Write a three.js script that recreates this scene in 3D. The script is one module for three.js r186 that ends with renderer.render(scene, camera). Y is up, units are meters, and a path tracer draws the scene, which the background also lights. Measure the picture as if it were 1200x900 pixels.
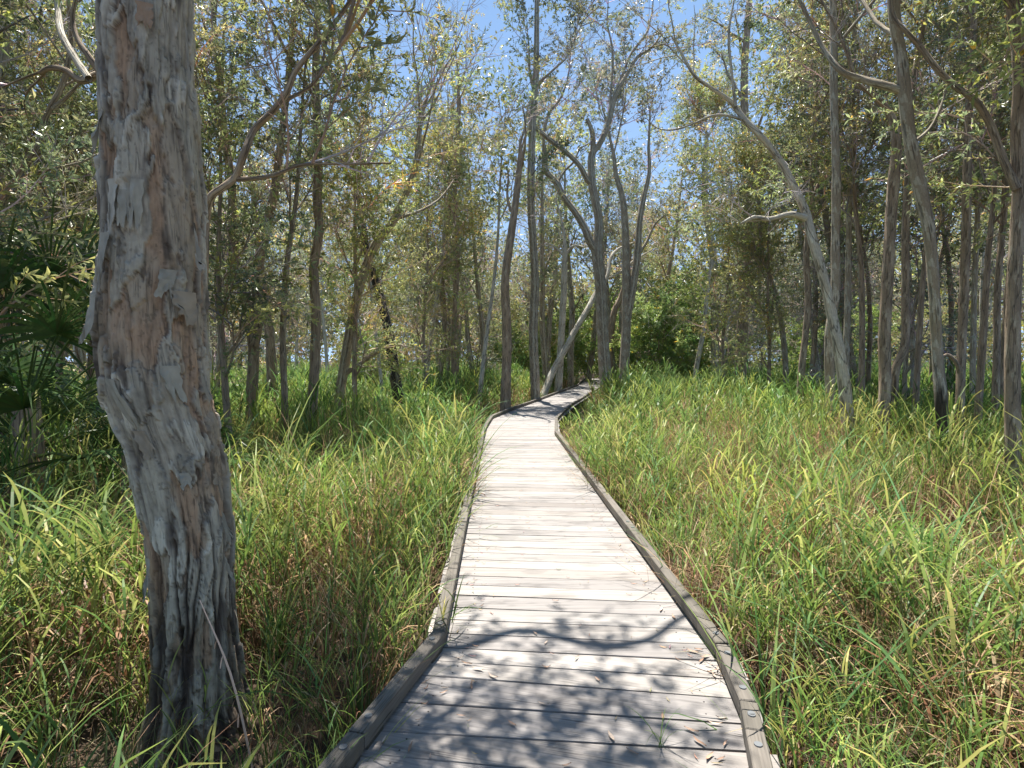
import * as THREE from 'three';
import { ImprovedNoise } from 'three/addons/math/ImprovedNoise.js';

// ---------------------------------------------------------------- camera, sky, sun, exposure
const scene = new THREE.Scene();
const EYE = 1.6, F = 680, HORIZON = 420;                  // metres; the photograph's pixels (1200 x 900)
const PITCH = Math.atan((450 - HORIZON) / F);
const camera = new THREE.PerspectiveCamera(2 * Math.atan(450 / F) * 180 / Math.PI, 4 / 3, 0.05, 900);
camera.position.set(0, EYE, 0);
camera.rotation.x = -PITCH;

const SKY_W = 64, SKY_H = 64, skyData = new Float32Array(SKY_W * SKY_H * 4);
for (let j = 0; j < SKY_H; j++) {
  const el = ((j + 0.5) / SKY_H - 0.5) * Math.PI, t = Math.pow(Math.max(0, Math.sin(el)), 0.55);
  const low = [0.28, 0.4, 0.58], high = [0.068, 0.145, 0.3];
  for (let i = 0; i < SKY_W; i++) {
    const o = (j * SKY_W + i) * 4;
    for (let c = 0; c < 3; c++) skyData[o + c] = low[c] + (high[c] - low[c]) * t;
    skyData[o + 3] = 1;
  }
}
const sky = new THREE.DataTexture(skyData, SKY_W, SKY_H, THREE.RGBAFormat, THREE.FloatType);
sky.mapping = THREE.EquirectangularReflectionMapping; sky.magFilter = THREE.LinearFilter; sky.needsUpdate = true;
scene.background = sky; scene.environment = sky;

const SUN_AZ = -12 * Math.PI / 180, SUN_EL = 72 * Math.PI / 180;
const toSun = new THREE.Vector3(Math.sin(SUN_AZ) * Math.cos(SUN_EL), Math.sin(SUN_EL), -Math.cos(SUN_AZ) * Math.cos(SUN_EL));
const sun = new THREE.DirectionalLight(new THREE.Color().setRGB(1, 0.95, 0.87), 5);
sun.position.copy(toSun).multiplyScalar(60).add(new THREE.Vector3(0, 0, -15));
sun.target.position.set(0, 0, -15);
sun.castShadow = true; sun.shadow.mapSize.set(4096, 4096);
Object.assign(sun.shadow.camera, { left: -40, right: 40, top: 50, bottom: -50, near: 1, far: 150 });
scene.add(sun, sun.target);

const renderer = new THREE.WebGLRenderer({ antialias: true });
renderer.setSize(1024, 768);
renderer.toneMapping = THREE.LinearToneMapping;
renderer.toneMappingExposure = 2.45;
renderer.shadowMap.enabled = true;

// ---------------------------------------------------------------- helpers
const GROUND = -0.35;
function rngOf(seed) { let a = seed >>> 0; return () => { a = (a + 0x6D2B79F5) | 0; let t = Math.imul(a ^ (a >>> 15), 1 | a); t = (t + Math.imul(t ^ (t >>> 7), 61 | t)) ^ t; return ((t ^ (t >>> 14)) >>> 0) / 4294967296; }; }
const perlin = new ImprovedNoise();
const noise = (x, y, z = 0) => perlin.noise(x + 101.3, y + 57.7, z + 33.1);
function fbm(x, y, z, n = 4) { let s = 0, a = 0.5; for (let i = 0; i < n; i++) { s += a * noise(x, y, z); x *= 2.03; y *= 2.03; z *= 2.03; a *= 0.5; } return s; }
const V = (x, y, z) => new THREE.Vector3(x, y, z);
const lerp = (a, b, t) => a + (b - a) * t, clamp = (x, a, b) => Math.min(b, Math.max(a, x));
const smooth = (a, b, x) => { const t = clamp((x - a) / (b - a), 0, 1); return t * t * (3 - 2 * t); };
// a pixel of the photograph and a depth in metres -> a point of the place
function at(px, py, depth) {
  const d = V((px - 600) / F, -(py - 450) / F, -1).applyAxisAngle(V(1, 0, 0), -PITCH);
  return d.multiplyScalar(depth / -d.z).add(camera.position);
}
const names = new Map();
function numbered(name) { const n = names.get(name) ?? 0; names.set(name, n + 1); return n ? name + '_' + String(n).padStart(3, '0') : name; }
function thing(name, label, category, group) {
  const o = new THREE.Group(); o.name = numbered(name); o.userData = { label, category };
  if (group) o.userData.group = group;
  scene.add(o); return o;
}
function part(name, geometry, material, parent) {
  const m = new THREE.Mesh(geometry, material); m.name = name; m.castShadow = m.receiveShadow = true; parent.add(m); return m;
}
function copyOf(o, label, group) {
  const c = o.clone(); c.name = numbered(o.name.replace(/_\d{3}$/, '')); scene.add(c);
  c.userData = { ...o.userData }; if (label) c.userData.label = label; if (group) c.userData.group = group;
  return c;
}

// collects triangles into one geometry
class Acc {
  constructor() { this.p = []; this.uv = []; this.c = []; this.i = []; this.n = []; }
  get count() { return this.p.length / 3; }
  vert(x, y, z, u, v, r = 1, g = 1, b = 1) { this.p.push(x, y, z); this.uv.push(u, v); this.c.push(r, g, b); return this.p.length / 3 - 1; }
  tri(a, b, c) { this.i.push(a, b, c); }
  quad(a, b, c, d) { this.i.push(a, b, c, a, c, d); }
  // a tapering tube through points; colour(v, theta, point) may give the bark's own colour
  tube(pts, radii, sides, o = {}) {
    const segs = o.segs ?? Math.max(1, pts.length - 1), P = [], R = [];
    if (pts.length > 2 && segs > 1) {
      const curve = new THREE.CatmullRomCurve3(pts, false, 'centripetal');
      for (let k = 0; k <= segs; k++) {
        const t = k / segs, f = t * (pts.length - 1), a = Math.min(pts.length - 2, Math.floor(f));
        P.push(curve.getPoint(t)); R.push(lerp(radii[a], radii[a + 1], f - a));
      }
    } else for (let k = 0; k <= segs; k++) { const t = k / segs; P.push(pts[0].clone().lerp(pts[pts.length - 1], t)); R.push(lerp(radii[0], radii[radii.length - 1], t)); }
    const T = P.map((p, k) => P[Math.min(segs, k + 1)].clone().sub(P[Math.max(0, k - 1)]).normalize());
    let nx = V(0, 0, -1).addScaledVector(T[0], T[0].z).normalize();
    if (!(nx.lengthSq() > 0.1)) nx = V(1, 0, 0);
    const reps = Math.max(1, Math.round(2 * Math.PI * R[0] / 0.5)), start = this.count, seed = o.seed ?? 0, amp = o.amp ?? 0;
    let along = o.v0 ?? seed * 0.37;
    for (let k = 0; k <= segs; k++) {
      nx = nx.clone().addScaledVector(T[k], -nx.dot(T[k])).normalize();
      const ny = T[k].clone().cross(nx);
      if (k) along += P[k].distanceTo(P[k - 1]);
      for (let s = 0; s <= sides; s++) {
        const th = s % sides / sides * 2 * Math.PI, c = Math.cos(th), d = Math.sin(th);
        let r = R[k];
        if (amp) r *= 1 + amp * (noise(c * 1.4 + seed * 3.1, d * 1.4, along * 1.1) + 0.6 * noise(c * 4 + seed, d * 4, along * 2.5));
        const x = P[k].x + (nx.x * c + ny.x * d) * r, y = P[k].y + (nx.y * c + ny.y * d) * r, z = P[k].z + (nx.z * c + ny.z * d) * r;
        const col = o.color ? o.color(x, y, z, th) : [1, 1, 1];
        this.vert(x, y, z, s / sides * reps, along / 1.0, col[0], col[1], col[2]);
      }
    }
    for (let k = 0; k < segs; k++) for (let s = 0; s < sides; s++) {
      const a = start + k * (sides + 1) + s, b = a + sides + 1;
      this.quad(a, a + 1, b + 1, b);
    }
    if (o.cap) {
      const e = P[segs], m = this.vert(e.x, e.y, e.z, 0, 0, ...(o.capColor ?? [0.6, 0.5, 0.4]));
      for (let s = 0; s < sides; s++) this.tri(start + segs * (sides + 1) + s, start + segs * (sides + 1) + s + 1, m);
    }
    return { P, R, T };
  }
  // a blade of grass: a tapering strip that starts up and bends over
  blade(x, y, z, az, tilt, len, width, bend, segs, col, tip = col, twist = 0) {
    let px = x, py = y, pz = z, el = Math.PI / 2 - tilt, prev = null;
    const dl = len / segs, start = az;
    for (let k = 0; k <= segs; k++) {
      const t = k / segs, w = width * (k === segs ? 0.05 : Math.min(1, 0.55 + t * 1.6) * Math.pow(1 - t, 0.55)) / 2;
      const a = start + Math.PI / 2 + twist * t, sx = Math.cos(a) * w, sz = Math.sin(a) * w, sy = Math.sin(twist * t) * w * 0.5;
      const r = lerp(col[0], tip[0], t), g = lerp(col[1], tip[1], t), b = lerp(col[2], tip[2], t);
      const i = this.vert(px - sx, py - sy, pz - sz, 0, t * len, r, g, b), j = this.vert(px + sx, py + sy, pz + sz, width, t * len, r, g, b);
      if (prev) this.quad(prev[0], prev[1], j, i);
      prev = [i, j];
      px += Math.cos(el) * Math.cos(start) * dl; pz += Math.cos(el) * Math.sin(start) * dl; py += Math.sin(el) * dl;
      el -= bend / segs * (0.6 + 0.8 * t);
    }
  }
  build(flat = false) {
    const g = new THREE.BufferGeometry();
    g.setAttribute('position', new THREE.Float32BufferAttribute(this.p, 3));
    g.setAttribute('uv', new THREE.Float32BufferAttribute(this.uv, 2));
    g.setAttribute('color', new THREE.Float32BufferAttribute(this.c, 3));
    g.setIndex(this.count > 65535 ? new THREE.Uint32BufferAttribute(this.i, 1) : new THREE.Uint16BufferAttribute(this.i, 1));
    if (!flat) g.computeVertexNormals();
    return g;
  }
}

// ---------------------------------------------------------------- textures and materials
// periodic value noise, so that maps tile
function tileNoise(seed, nx, ny) {
  const r = rngOf(seed), g = Float32Array.from({ length: nx * ny }, () => r());
  return (u, v) => {
    const x = ((u % 1) + 1) % 1 * nx, y = ((v % 1) + 1) % 1 * ny, i = Math.floor(x), j = Math.floor(y);
    const fx = x - i, fy = y - j, sx = fx * fx * (3 - 2 * fx), sy = fy * fy * (3 - 2 * fy);
    const G = (a, b) => g[(b % ny) * nx + (a % nx)];
    return lerp(lerp(G(i, j), G(i + 1, j), sx), lerp(G(i, j + 1), G(i + 1, j + 1), sx), sy);
  };
}
function tileFbm(seed, nx, ny, oct) {
  const f = Array.from({ length: oct }, (_, k) => tileNoise(seed + k * 17, nx << k, ny << k));
  return (u, v) => { let s = 0, a = 0.5, t = 0; for (const n of f) { s += a * n(u, v); t += a; a *= 0.55; } return s / t; };
}
const toByte = (x) => Math.round(255 * clamp(x <= 0.0031308 ? 12.92 * x : 1.055 * Math.pow(x, 1 / 2.4) - 0.055, 0, 1));
function texture(w, h, fn, srgb = true, rx = 1, ry = 1) {
  const d = new Uint8Array(w * h * 4);
  for (let j = 0; j < h; j++) for (let i = 0; i < w; i++) {
    const c = fn(i / w, j / h), o = (j * w + i) * 4;
    for (let k = 0; k < 3; k++) { const x = Array.isArray(c) ? c[k] : c; d[o + k] = srgb ? toByte(x) : Math.round(255 * clamp(x, 0, 1)); }
    d[o + 3] = 255;
  }
  const t = new THREE.DataTexture(d, w, h); t.wrapS = t.wrapT = THREE.RepeatWrapping; t.magFilter = t.minFilter = THREE.LinearFilter;
  if (srgb) t.colorSpace = THREE.SRGBColorSpace; t.repeat.set(rx, ry); t.needsUpdate = true; return t;
}
// papery bark: sheets in layers with torn edges, upright fibres, dark splits. One tile is 0.5 m round and 1 m up
function barkMaps(seed, palette, splits) {
  const sheet = tileFbm(seed, 4, 3, 4), sheet2 = tileFbm(seed + 91, 5, 4, 4), fib = tileFbm(seed + 7, 48, 6, 2), crack = tileFbm(seed + 33, 9, 2, 3), speck = tileFbm(seed + 55, 40, 60, 2), tone = tileFbm(seed + 71, 2, 2, 3);
  const height = (u, v) => {
    const a = Math.floor(sheet(u, v) * 6.999) / 6, b = Math.floor(sheet2(u, v) * 5.999) / 5;
    const c = smooth(splits, splits + 0.1, 1 - Math.abs(crack(u, v) - 0.5) * 2);
    return { a, b, c, h: 0.45 * a + 0.3 * b + 0.15 * fib(u, v) - 0.4 * c + 0.2 };
  };
  const map = texture(256, 512, (u, v) => {
    const { a, b, c } = height(u, v), k = clamp((a + b) * 0.5 * (palette.length - 1) * 1.15, 0, palette.length - 1.001), i = Math.floor(k), f = k - i;
    const m = (0.78 + 0.44 * fib(u, v)) * (0.85 + 0.3 * speck(u, v)) * (0.8 + 0.4 * tone(u, v)) * (1 - 0.6 * c);
    return [0, 1, 2].map((q) => lerp(palette[i][q], palette[i + 1][q], f) * m);
  });
  const bump = texture(256, 512, (u, v) => height(u, v).h, false);
  return { map, bump };
}
function barkMaterial(seed, palette, splits, scale = 0.012) {
  const { map, bump } = barkMaps(seed, palette, splits);
  return new THREE.MeshStandardMaterial({ map, bumpMap: bump, bumpScale: scale, roughness: 0.93, vertexColors: true, side: THREE.DoubleSide, color: new THREE.Color().setRGB(0.92, 0.96, 0.9) });
}
const BARK = {
  grey: barkMaterial(11, [[0.083, 0.062, 0.048], [0.26, 0.206, 0.159], [0.366, 0.301, 0.236], [0.307, 0.236, 0.177], [0.496, 0.437, 0.366], [0.637, 0.578, 0.507]], 0.86),
  brown: barkMaterial(23, [[0.13, 0.095, 0.072], [0.25, 0.181, 0.131], [0.375, 0.269, 0.194], [0.312, 0.225, 0.169], [0.488, 0.388, 0.3], [0.6, 0.5, 0.413]], 0.9),
  pale: barkMaterial(37, [[0.22, 0.17, 0.14], [0.4, 0.34, 0.3], [0.55, 0.5, 0.45], [0.5, 0.42, 0.35], [0.66, 0.62, 0.57], [0.72, 0.69, 0.65]], 0.88),
  char: barkMaterial(51, [[0.018, 0.016, 0.014], [0.035, 0.031, 0.028], [0.06, 0.052, 0.045], [0.03, 0.027, 0.025], [0.13, 0.105, 0.085], [0.24, 0.2, 0.165]], 0.82),
};
const twigMat = new THREE.MeshStandardMaterial({ color: new THREE.Color().setRGB(0.46, 0.4, 0.34), roughness: 0.9, vertexColors: true });
// leaves: light is scattered through them (roughness 1), a waxy skin on top shines
const leafMat = (through, wax, waxRough) => new THREE.MeshPhysicalMaterial({ color: 0xffffff, roughness: 1, transmission: through, thickness: 0, vertexColors: true, side: THREE.DoubleSide, specularIntensity: 0, clearcoat: wax, clearcoatRoughness: waxRough });
const foliageMat = leafMat(0.42, 0.8, 0.32), grassMat = leafMat(0.42, 0.35, 0.4), palmMat = leafMat(0.2, 0.5, 0.35);

// ---------------------------------------------------------------- ground
{
  const n1 = tileFbm(301, 6, 6, 5), n2 = tileFbm(305, 90, 90, 2);
  const map = texture(512, 512, (u, v) => { const a = n1(u, v), b = n2(u, v), m = 0.55 + 0.9 * b; return [0.05 * m * (0.7 + 0.7 * a), 0.033 * m * (0.7 + 0.7 * a), 0.02 * m * (0.8 + 0.5 * a)]; }, true, 1 / 3, 1 / 3);
  const g = new THREE.PlaneGeometry(700, 700, 160, 160); g.rotateX(-Math.PI / 2);
  const p = g.attributes.position, uv = g.attributes.uv;
  for (let i = 0; i < p.count; i++) {
    // finer cells near the camera
    const x = Math.sign(p.getX(i)) * Math.pow(Math.abs(p.getX(i)) / 350, 2) * 350, z = Math.sign(p.getZ(i)) * Math.pow(Math.abs(p.getZ(i)) / 350, 2) * 350 - 15;
    p.setXYZ(i, x, GROUND + 0.05 * fbm(x * 0.4, z * 0.4, 3, 3), z); uv.setXY(i, x, z);
  }
  g.computeVertexNormals();
  const m = new THREE.Mesh(g, new THREE.MeshStandardMaterial({ map, roughness: 1 })); m.name = 'ground'; m.receiveShadow = true;
  m.userData = { label: 'dark leaf strewn soil under the grass and trees', category: 'ground', kind: 'structure' }; scene.add(m);
}

// ---------------------------------------------------------------- boardwalk: pairs of points on its left and right edge
const RIBS = [
  [-1.97, 3.0, -0.57, 3.39, 0], [-0.70, -1.85, 0.72, -1.46, 27], [-0.555, -2.42, 0.95, -2.30, 4], [-0.443, -2.87, 1.03, -2.67, 2], [-0.37, -3.145, 1.08, -3.01, 2],
  [-0.565, -12.2, 0.89, -12.1, 52], [-0.52, -15.3, 1.08, -14.8, 17], [0.6, -20.1, 2.02, -19.72, 28], [2.3, -27.2, 3.68, -26.75, 42], [3.9, -34, 5.3, -33.65, 39], [5.9, -46, 7.32, -45.7, 66],
];
function deckSide(z) {   // left and right edge at that z
  const f = (k) => { for (let i = 1; i < RIBS.length; i++) { const a = RIBS[i - 1], b = RIBS[i]; if (z <= a[k + 1] && z >= b[k + 1]) return lerp(a[k], b[k], (z - a[k + 1]) / (b[k + 1] - a[k + 1])); } return null; };
  const l = f(0), r = f(2);
  return l === null || r === null ? null : [l, r];
}
const offDeck = (x, z, margin) => { const s = deckSide(z); return !s || x < s[0] - margin || x > s[1] + margin; };
{
  const board = new THREE.Group(); board.name = 'boardwalk'; scene.add(board);
  board.userData = { label: 'weathered grey timber boardwalk winding through the grass', category: 'boardwalk', kind: 'structure' };
  const grain = tileFbm(401, 3, 64, 3), fine = tileFbm(409, 10, 200, 2), patch = tileFbm(417, 6, 10, 4), knots = tileFbm(431, 14, 30, 2), blot = tileFbm(437, 8, 8, 4);
  const wood = (u, v) => {
    const streak = grain(u, v), f = fine(u, v), p = patch(u, v), dark = smooth(0.62, 0.78, fine(u * 1, v * 1 + 0.3)) * smooth(0.5, 0.66, p), darkPatch = smooth(0.56, 0.72, blot(u, v));
    const m = 0.66 + 0.42 * streak + 0.24 * (f - 0.5) + 0.35 * (p - 0.5) - 0.42 * dark - 0.16 * darkPatch - 0.2 * smooth(0.74, 0.85, knots(u, v));
    return m;
  };
  const map = texture(1024, 1024, (u, v) => { const m = wood(u, v); return [0.31 * m, 0.29 * m, 0.272 * m]; });
  const bump = texture(1024, 1024, (u, v) => 0.5 + 0.5 * (grain(u, v) - 0.5) + 0.6 * (fine(u, v) - 0.5), false);
  const tones = [[1, 1, 1], [0.86, 0.85, 0.86], [1.1, 1.08, 1.06], [0.93, 0.9, 0.88], [0.76, 0.73, 0.72]].map((c) => new THREE.MeshStandardMaterial({ map, bumpMap: bump, bumpScale: 0.004, roughness: 0.82, color: new THREE.Color().setRGB(...c) }));
  const railMats = [[0.44, 0.42, 0.37], [0.54, 0.51, 0.46]].map((c) => new THREE.MeshStandardMaterial({ map, bumpMap: bump, bumpScale: 0.005, roughness: 0.88, color: new THREE.Color().setRGB(...c) }));
  const rnd = rngOf(77);
  // a board from its four top corners (a, b along the left and right of one edge; d, c of the other), chamfered
  function boardGeometry(a, b, c, d, y, thick, bev, u0, v0, along = false) {
    const A = new Acc(), mid = a.clone().add(b).add(c).add(d).multiplyScalar(0.25);
    const inset = (p, k) => { const q = p.clone(), ex = a.clone().sub(b).normalize(), ez = a.clone().sub(d).normalize(); const sx = Math.sign(p.clone().sub(mid).dot(ex)), sz = Math.sign(p.clone().sub(mid).dot(ez)); return q.addScaledVector(ex, -sx * k).addScaledVector(ez, -sz * k); };
    const ax = b.clone().sub(a).normalize(), az = d.clone().sub(a).normalize();
    const uvOf = (p) => { const q = p.clone().sub(a); const s = q.dot(ax), t = q.dot(az); return along ? [(u0 + t) / 2.2, (v0 + s) / 1.1] : [(u0 + s) / 2.2, (v0 + t) / 1.1]; };
    const ring = (ps, yy, dv) => ps.map((p) => { const [u, v] = uvOf(p); return A.vert(p.x, yy + p.y, p.z, u, v + dv); });
    const ps = [a, b, c, d], top = ring(ps.map((p) => inset(p, bev)), y, 0);
    A.quad(top[3], top[2], top[1], top[0]);
    const e1 = ring(ps.map((p) => inset(p, bev)), y, 0), e2 = ring(ps, y - bev, 0.004), e3 = ring(ps, y - bev, 0.004), e4 = ring(ps, y - thick, thick / 1.1);
    for (let k = 0; k < 4; k++) { const n = (k + 1) % 4; A.quad(e1[k], e1[n], e2[n], e2[k]); A.quad(e3[k], e3[n], e4[n], e4[k]); }
    const bot = ring(ps, y - thick, 0); A.quad(bot[0], bot[1], bot[2], bot[3]);
    const g = A.build(true); g.deleteAttribute('color'); const flat = g.toNonIndexed(); flat.computeVertexNormals(); return flat;
  }
  const nails = [];
  for (let i = 1; i < RIBS.length; i++) {
    const A = RIBS[i - 1], B = RIBS[i], n = B[4];
    // uneven widths
    const w = Array.from({ length: n }, () => 1 + (rnd() < 0.18 ? 0.18 : 0) * (rnd() - 0.5) * 2 + 0.05 * (rnd() - 0.5)), total = w.reduce((x, y) => x + y, 0);
    let s = 0;
    for (let k = 0; k < n; k++) {
      const gap = 0.008 + 0.005 * rnd() + (rnd() < 0.15 ? 0.008 : 0), t0 = s / total, t1 = (s += w[k]) / total;
      const L = (t) => V(lerp(A[0], B[0], t), 0, lerp(A[1], B[1], t)), R = (t) => V(lerp(A[2], B[2], t), 0, lerp(A[3], B[3], t));
      const over = () => 0.10 + 0.03 * rnd();
      const a = L(t0), b = R(t0), c = R(t1), d = L(t1), ex = b.clone().sub(a).normalize(), oa = over(), ob = over();
      const ez = d.clone().sub(a).normalize();
      a.addScaledVector(ex, -oa).addScaledVector(ez, gap / 2); d.addScaledVector(ex, -oa).addScaledVector(ez, -gap / 2);
      b.addScaledVector(ex, ob).addScaledVector(ez, gap / 2); c.addScaledVector(ex, ob).addScaledVector(ez, -gap / 2);
      const tw = 0.002 * (rnd() - 0.5); a.y += tw; c.y += tw; b.y -= tw; d.y -= tw;
      const y = -0.002 * rnd(), pick = rnd();
      part('plank', boardGeometry(a, b, c, d, y, 0.034, 0.0035, rnd() * 2.2, rnd() * 1.1), tones[pick < 0.4 ? 0 : pick < 0.6 ? 1 : pick < 0.78 ? 2 : pick < 0.92 ? 3 : 4], board);
      if (b.z > -15) for (const f of [0.14, 0.86]) for (const g of [0.25, 0.75]) { const q = a.clone().lerp(b, f + 0.006 * (rnd() - 0.5)).lerp(d.clone().lerp(c, f), g); nails.push(q.x, y + 0.0006, q.z); }
    }
  }
  // kerb rails on small blocks along both edges
  const blockG = new THREE.BoxGeometry(0.066, 0.025, 0.14), boltG = new THREE.CylinderGeometry(0.016, 0.017, 0.006, 12), boltMat = new THREE.MeshStandardMaterial({ color: new THREE.Color().setRGB(0.16, 0.17, 0.18), metalness: 0.6, roughness: 0.6 });
  const edges = [
    [[-1.97, 3.0], [-1.28, 0.4], [-0.596, -2.276], [-0.37, -3.145], [-0.42, -5.3], [-0.475, -8.0], [-0.53, -10.6], [-0.57, -13.1], [-0.5, -15.3], [-0.05, -17.5], [0.6, -20.1], [1.3, -23.0], [2.3, -27.2], [3.1, -30.6], [3.9, -34], [4.9, -40], [5.9, -46]],
    [[-0.57, 3.39], [0.1, 0.75], [0.72, -1.46], [0.95, -2.30], [1.007, -2.5], [1.08, -3.01], [1.035, -5.2], [0.985, -7.6], [0.935, -10.0], [0.89, -12.1], [1.1, -14.8], [1.55, -17.3], [2.02, -19.72], [2.8, -23.0], [3.68, -26.75], [4.5, -30.2], [5.3, -33.65], [6.3, -39.7], [7.32, -45.7]],
  ];
  edges.forEach((E, side) => {
    const sgn = side ? 1 : -1;
    for (let k = 1; k < E.length; k++) {
      const a = V(E[k - 1][0], 0, E[k - 1][1]), b = V(E[k][0], 0, E[k][1]), dir = b.clone().sub(a), len = dir.length(); dir.normalize();
      const out = V(-dir.z, 0, dir.x).multiplyScalar(sgn), W = 0.072, g = 0.004;
      const a0 = a.clone().addScaledVector(dir, g), b0 = b.clone().addScaledVector(dir, -g), a1 = a0.clone().addScaledVector(out, W), b1 = b0.clone().addScaledVector(out, W);
      const y = 0.094 + 0.008 * (rnd() - 0.5);
      const cs = side ? [a0, a1, b1, b0] : [a1, a0, b0, b1];
      part('kerb_rail', boardGeometry(...cs, y, 0.072, 0.005, rnd() * 2, rnd() * 1.1, true), railMats[k % 2], board);
      const nb = Math.max(2, Math.round(len / 1.3));
      for (let q = 0; q < nb; q++) {
        const p = a.clone().addScaledVector(dir, lerp(0.1, len - 0.1, q / (nb - 1))).addScaledVector(out, W / 2);
        const m = part('spacer_block', blockG, railMats[0], board); m.position.set(p.x, 0.0098, p.z); m.rotation.y = Math.atan2(dir.x, dir.z);
        if (a.z > -14) { const bolt = part('bolt', boltG, boltMat, board); bolt.position.set(p.x, y + 0.002, p.z); }
      }
    }
    // bearers under the edges and short posts down to the soil
    for (let k = 1; k < E.length; k++) {
      const a = V(E[k - 1][0], 0, E[k - 1][1]), b = V(E[k][0], 0, E[k][1]), dir = b.clone().sub(a), len = dir.length(), mid = a.clone().add(b).multiplyScalar(0.5);
      const beam = part('bearer', new THREE.BoxGeometry(0.07, 0.14, len + 0.02), railMats[0], board); beam.position.set(mid.x - sgn * 0.12, -0.11, mid.z); beam.rotation.y = Math.atan2(dir.x, dir.z);
      const post = part('post', new THREE.BoxGeometry(0.1, 0.36, 0.1), railMats[0], board); post.position.set(b.x - sgn * 0.23, -0.3, b.z);
    }
  });
  const ng = new THREE.CylinderGeometry(0.0042, 0.0042, 0.0015, 7), nm = new THREE.InstancedMesh(ng, new THREE.MeshStandardMaterial({ color: new THREE.Color().setRGB(0.04, 0.035, 0.035), roughness: 0.7, metalness: 0.4 }), nails.length / 3), M4 = new THREE.Matrix4();
  for (let k = 0; k < nails.length / 3; k++) nm.setMatrixAt(k, M4.makeTranslation(nails[k * 3], nails[k * 3 + 1], nails[k * 3 + 2]));
  nm.name = 'nail_head'; nm.userData = { kind: 'stuff' }; board.add(nm);
}

// ---------------------------------------------------------------- boughs: a small branch with twigs and leaves
function boughGeometry(seed, o) {
  const A = new Acc(), r = rngOf(seed), len = o.len, wood = o.leaves ? [1.5, 1.1, 1.9] : [1, 1, 1];
  const ends = [], main = wander(V(0, 0, 0), V(0, 1, 0), len, 4, r, 0.22, 0.02);
  A.tube(main.pts, taper(0.008 * len + 0.002, 0.002, 4), 4, { segs: 5, color: () => wood });
  ends.push([main.pts[2], main.pts[4]]);
  for (let k = 0; k < o.twigs; k++) {
    const t = lerp(0.2, 0.98, (k + r()) / o.twigs) * 4, i = Math.min(3, Math.floor(t)), p = main.pts[i].clone().lerp(main.pts[i + 1], t - i);
    const d = sideways(main.pts[i + 1].clone().sub(main.pts[i]).normalize(), r, 0.5 + 0.6 * r()), w = wander(p, d, len * (0.3 + 0.3 * r()), 2, r, 0.28, o.hang ?? 0);
    A.tube(w.pts, [0.0035 * len + 0.001, 0.003, 0.0012], 3, { segs: 2, color: () => wood });
    ends.push([w.pts[0].clone().lerp(w.pts[1], 0.4), w.pts[1]], [w.pts[1], w.pts[2]]);
    if (o.leaves === 0) for (let q = 0; q < 3; q++) { const e = wander(w.pts[1].clone().lerp(w.pts[2], r()), sideways(w.dir, r, 0.7), len * 0.2, 2, r, 0.3, 0); A.tube(e.pts, [0.002, 0.0015, 0.0008], 3, { segs: 2, color: () => wood }); }
  }
  for (let k = 0; k < o.leaves; k++) {
    const e = ends[k % ends.length], t = Math.pow(r(), 0.5), b = e[0].clone().lerp(e[1], t), ax = e[1].clone().sub(e[0]).normalize();
    const d = sideways(ax, r, 0.5 + 0.8 * r()).add(V(0, -0.25 * r(), 0)).normalize(), l = o.L * (0.6 + 0.65 * r()), w = o.W * (0.75 + 0.5 * r());
    const side = randDir(r).cross(d).normalize(), nrm = side.clone().cross(d), m = b.clone().addScaledVector(d, l * 0.45).addScaledVector(nrm, w * 0.18), tip = b.clone().addScaledVector(d, l).addScaledVector(nrm, -0.1 * l);
    const q = r(), c = q < 0.012 ? [2.0, 1.1, 0.5] : q < 0.07 ? [1.45, 1.35, 0.8] : q < 0.4 ? [1.2, 1.2, 1.1] : q < 0.65 ? [0.72, 0.8, 0.85] : [1, 1, 1];
    const P = (p) => A.vert(p.x, p.y, p.z, 0, 0, ...c), B = P(b), Lf = P(m.clone().addScaledVector(side, w / 2)), Rt = P(m.clone().addScaledVector(side, -w / 2)), T = P(tip);
    A.tri(B, T, Lf); A.tri(B, Rt, T);
  }
  return A.build(true);
}
let BOUGH;   // made below, once the branch helpers exist
// where the canopy lets the sun through: ground patches that the photograph shows in full sun
function sunPatch(x, z) {
  const wob = 0.9 * noise(x * 0.7, 0, z * 0.7);
  let k = 0;
  const s = deckSide(z), cx = s ? (s[0] + s[1]) / 2 : 0;
  if (z < -3.75 && z > -44) k = Math.max(k, smooth(1.75, 0.95, Math.abs(x - cx) + 0.6 * wob));
  if (z < -4.2 && z > -17) k = Math.max(k, 0.96 * smooth(6.0, 4.2, Math.abs(x - 3.6) * 1.5 + wob));
  k = Math.max(k, 0.92 * smooth(2.6, 1.6, Math.hypot(x + 3.4, (z + 4.6) * 1.1) + wob));
  if (z < -6 && z > -20) k = Math.max(k, 0.7 * smooth(4.2, 2.8, Math.abs(x + 2.6) + wob));
  return k;
}
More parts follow.
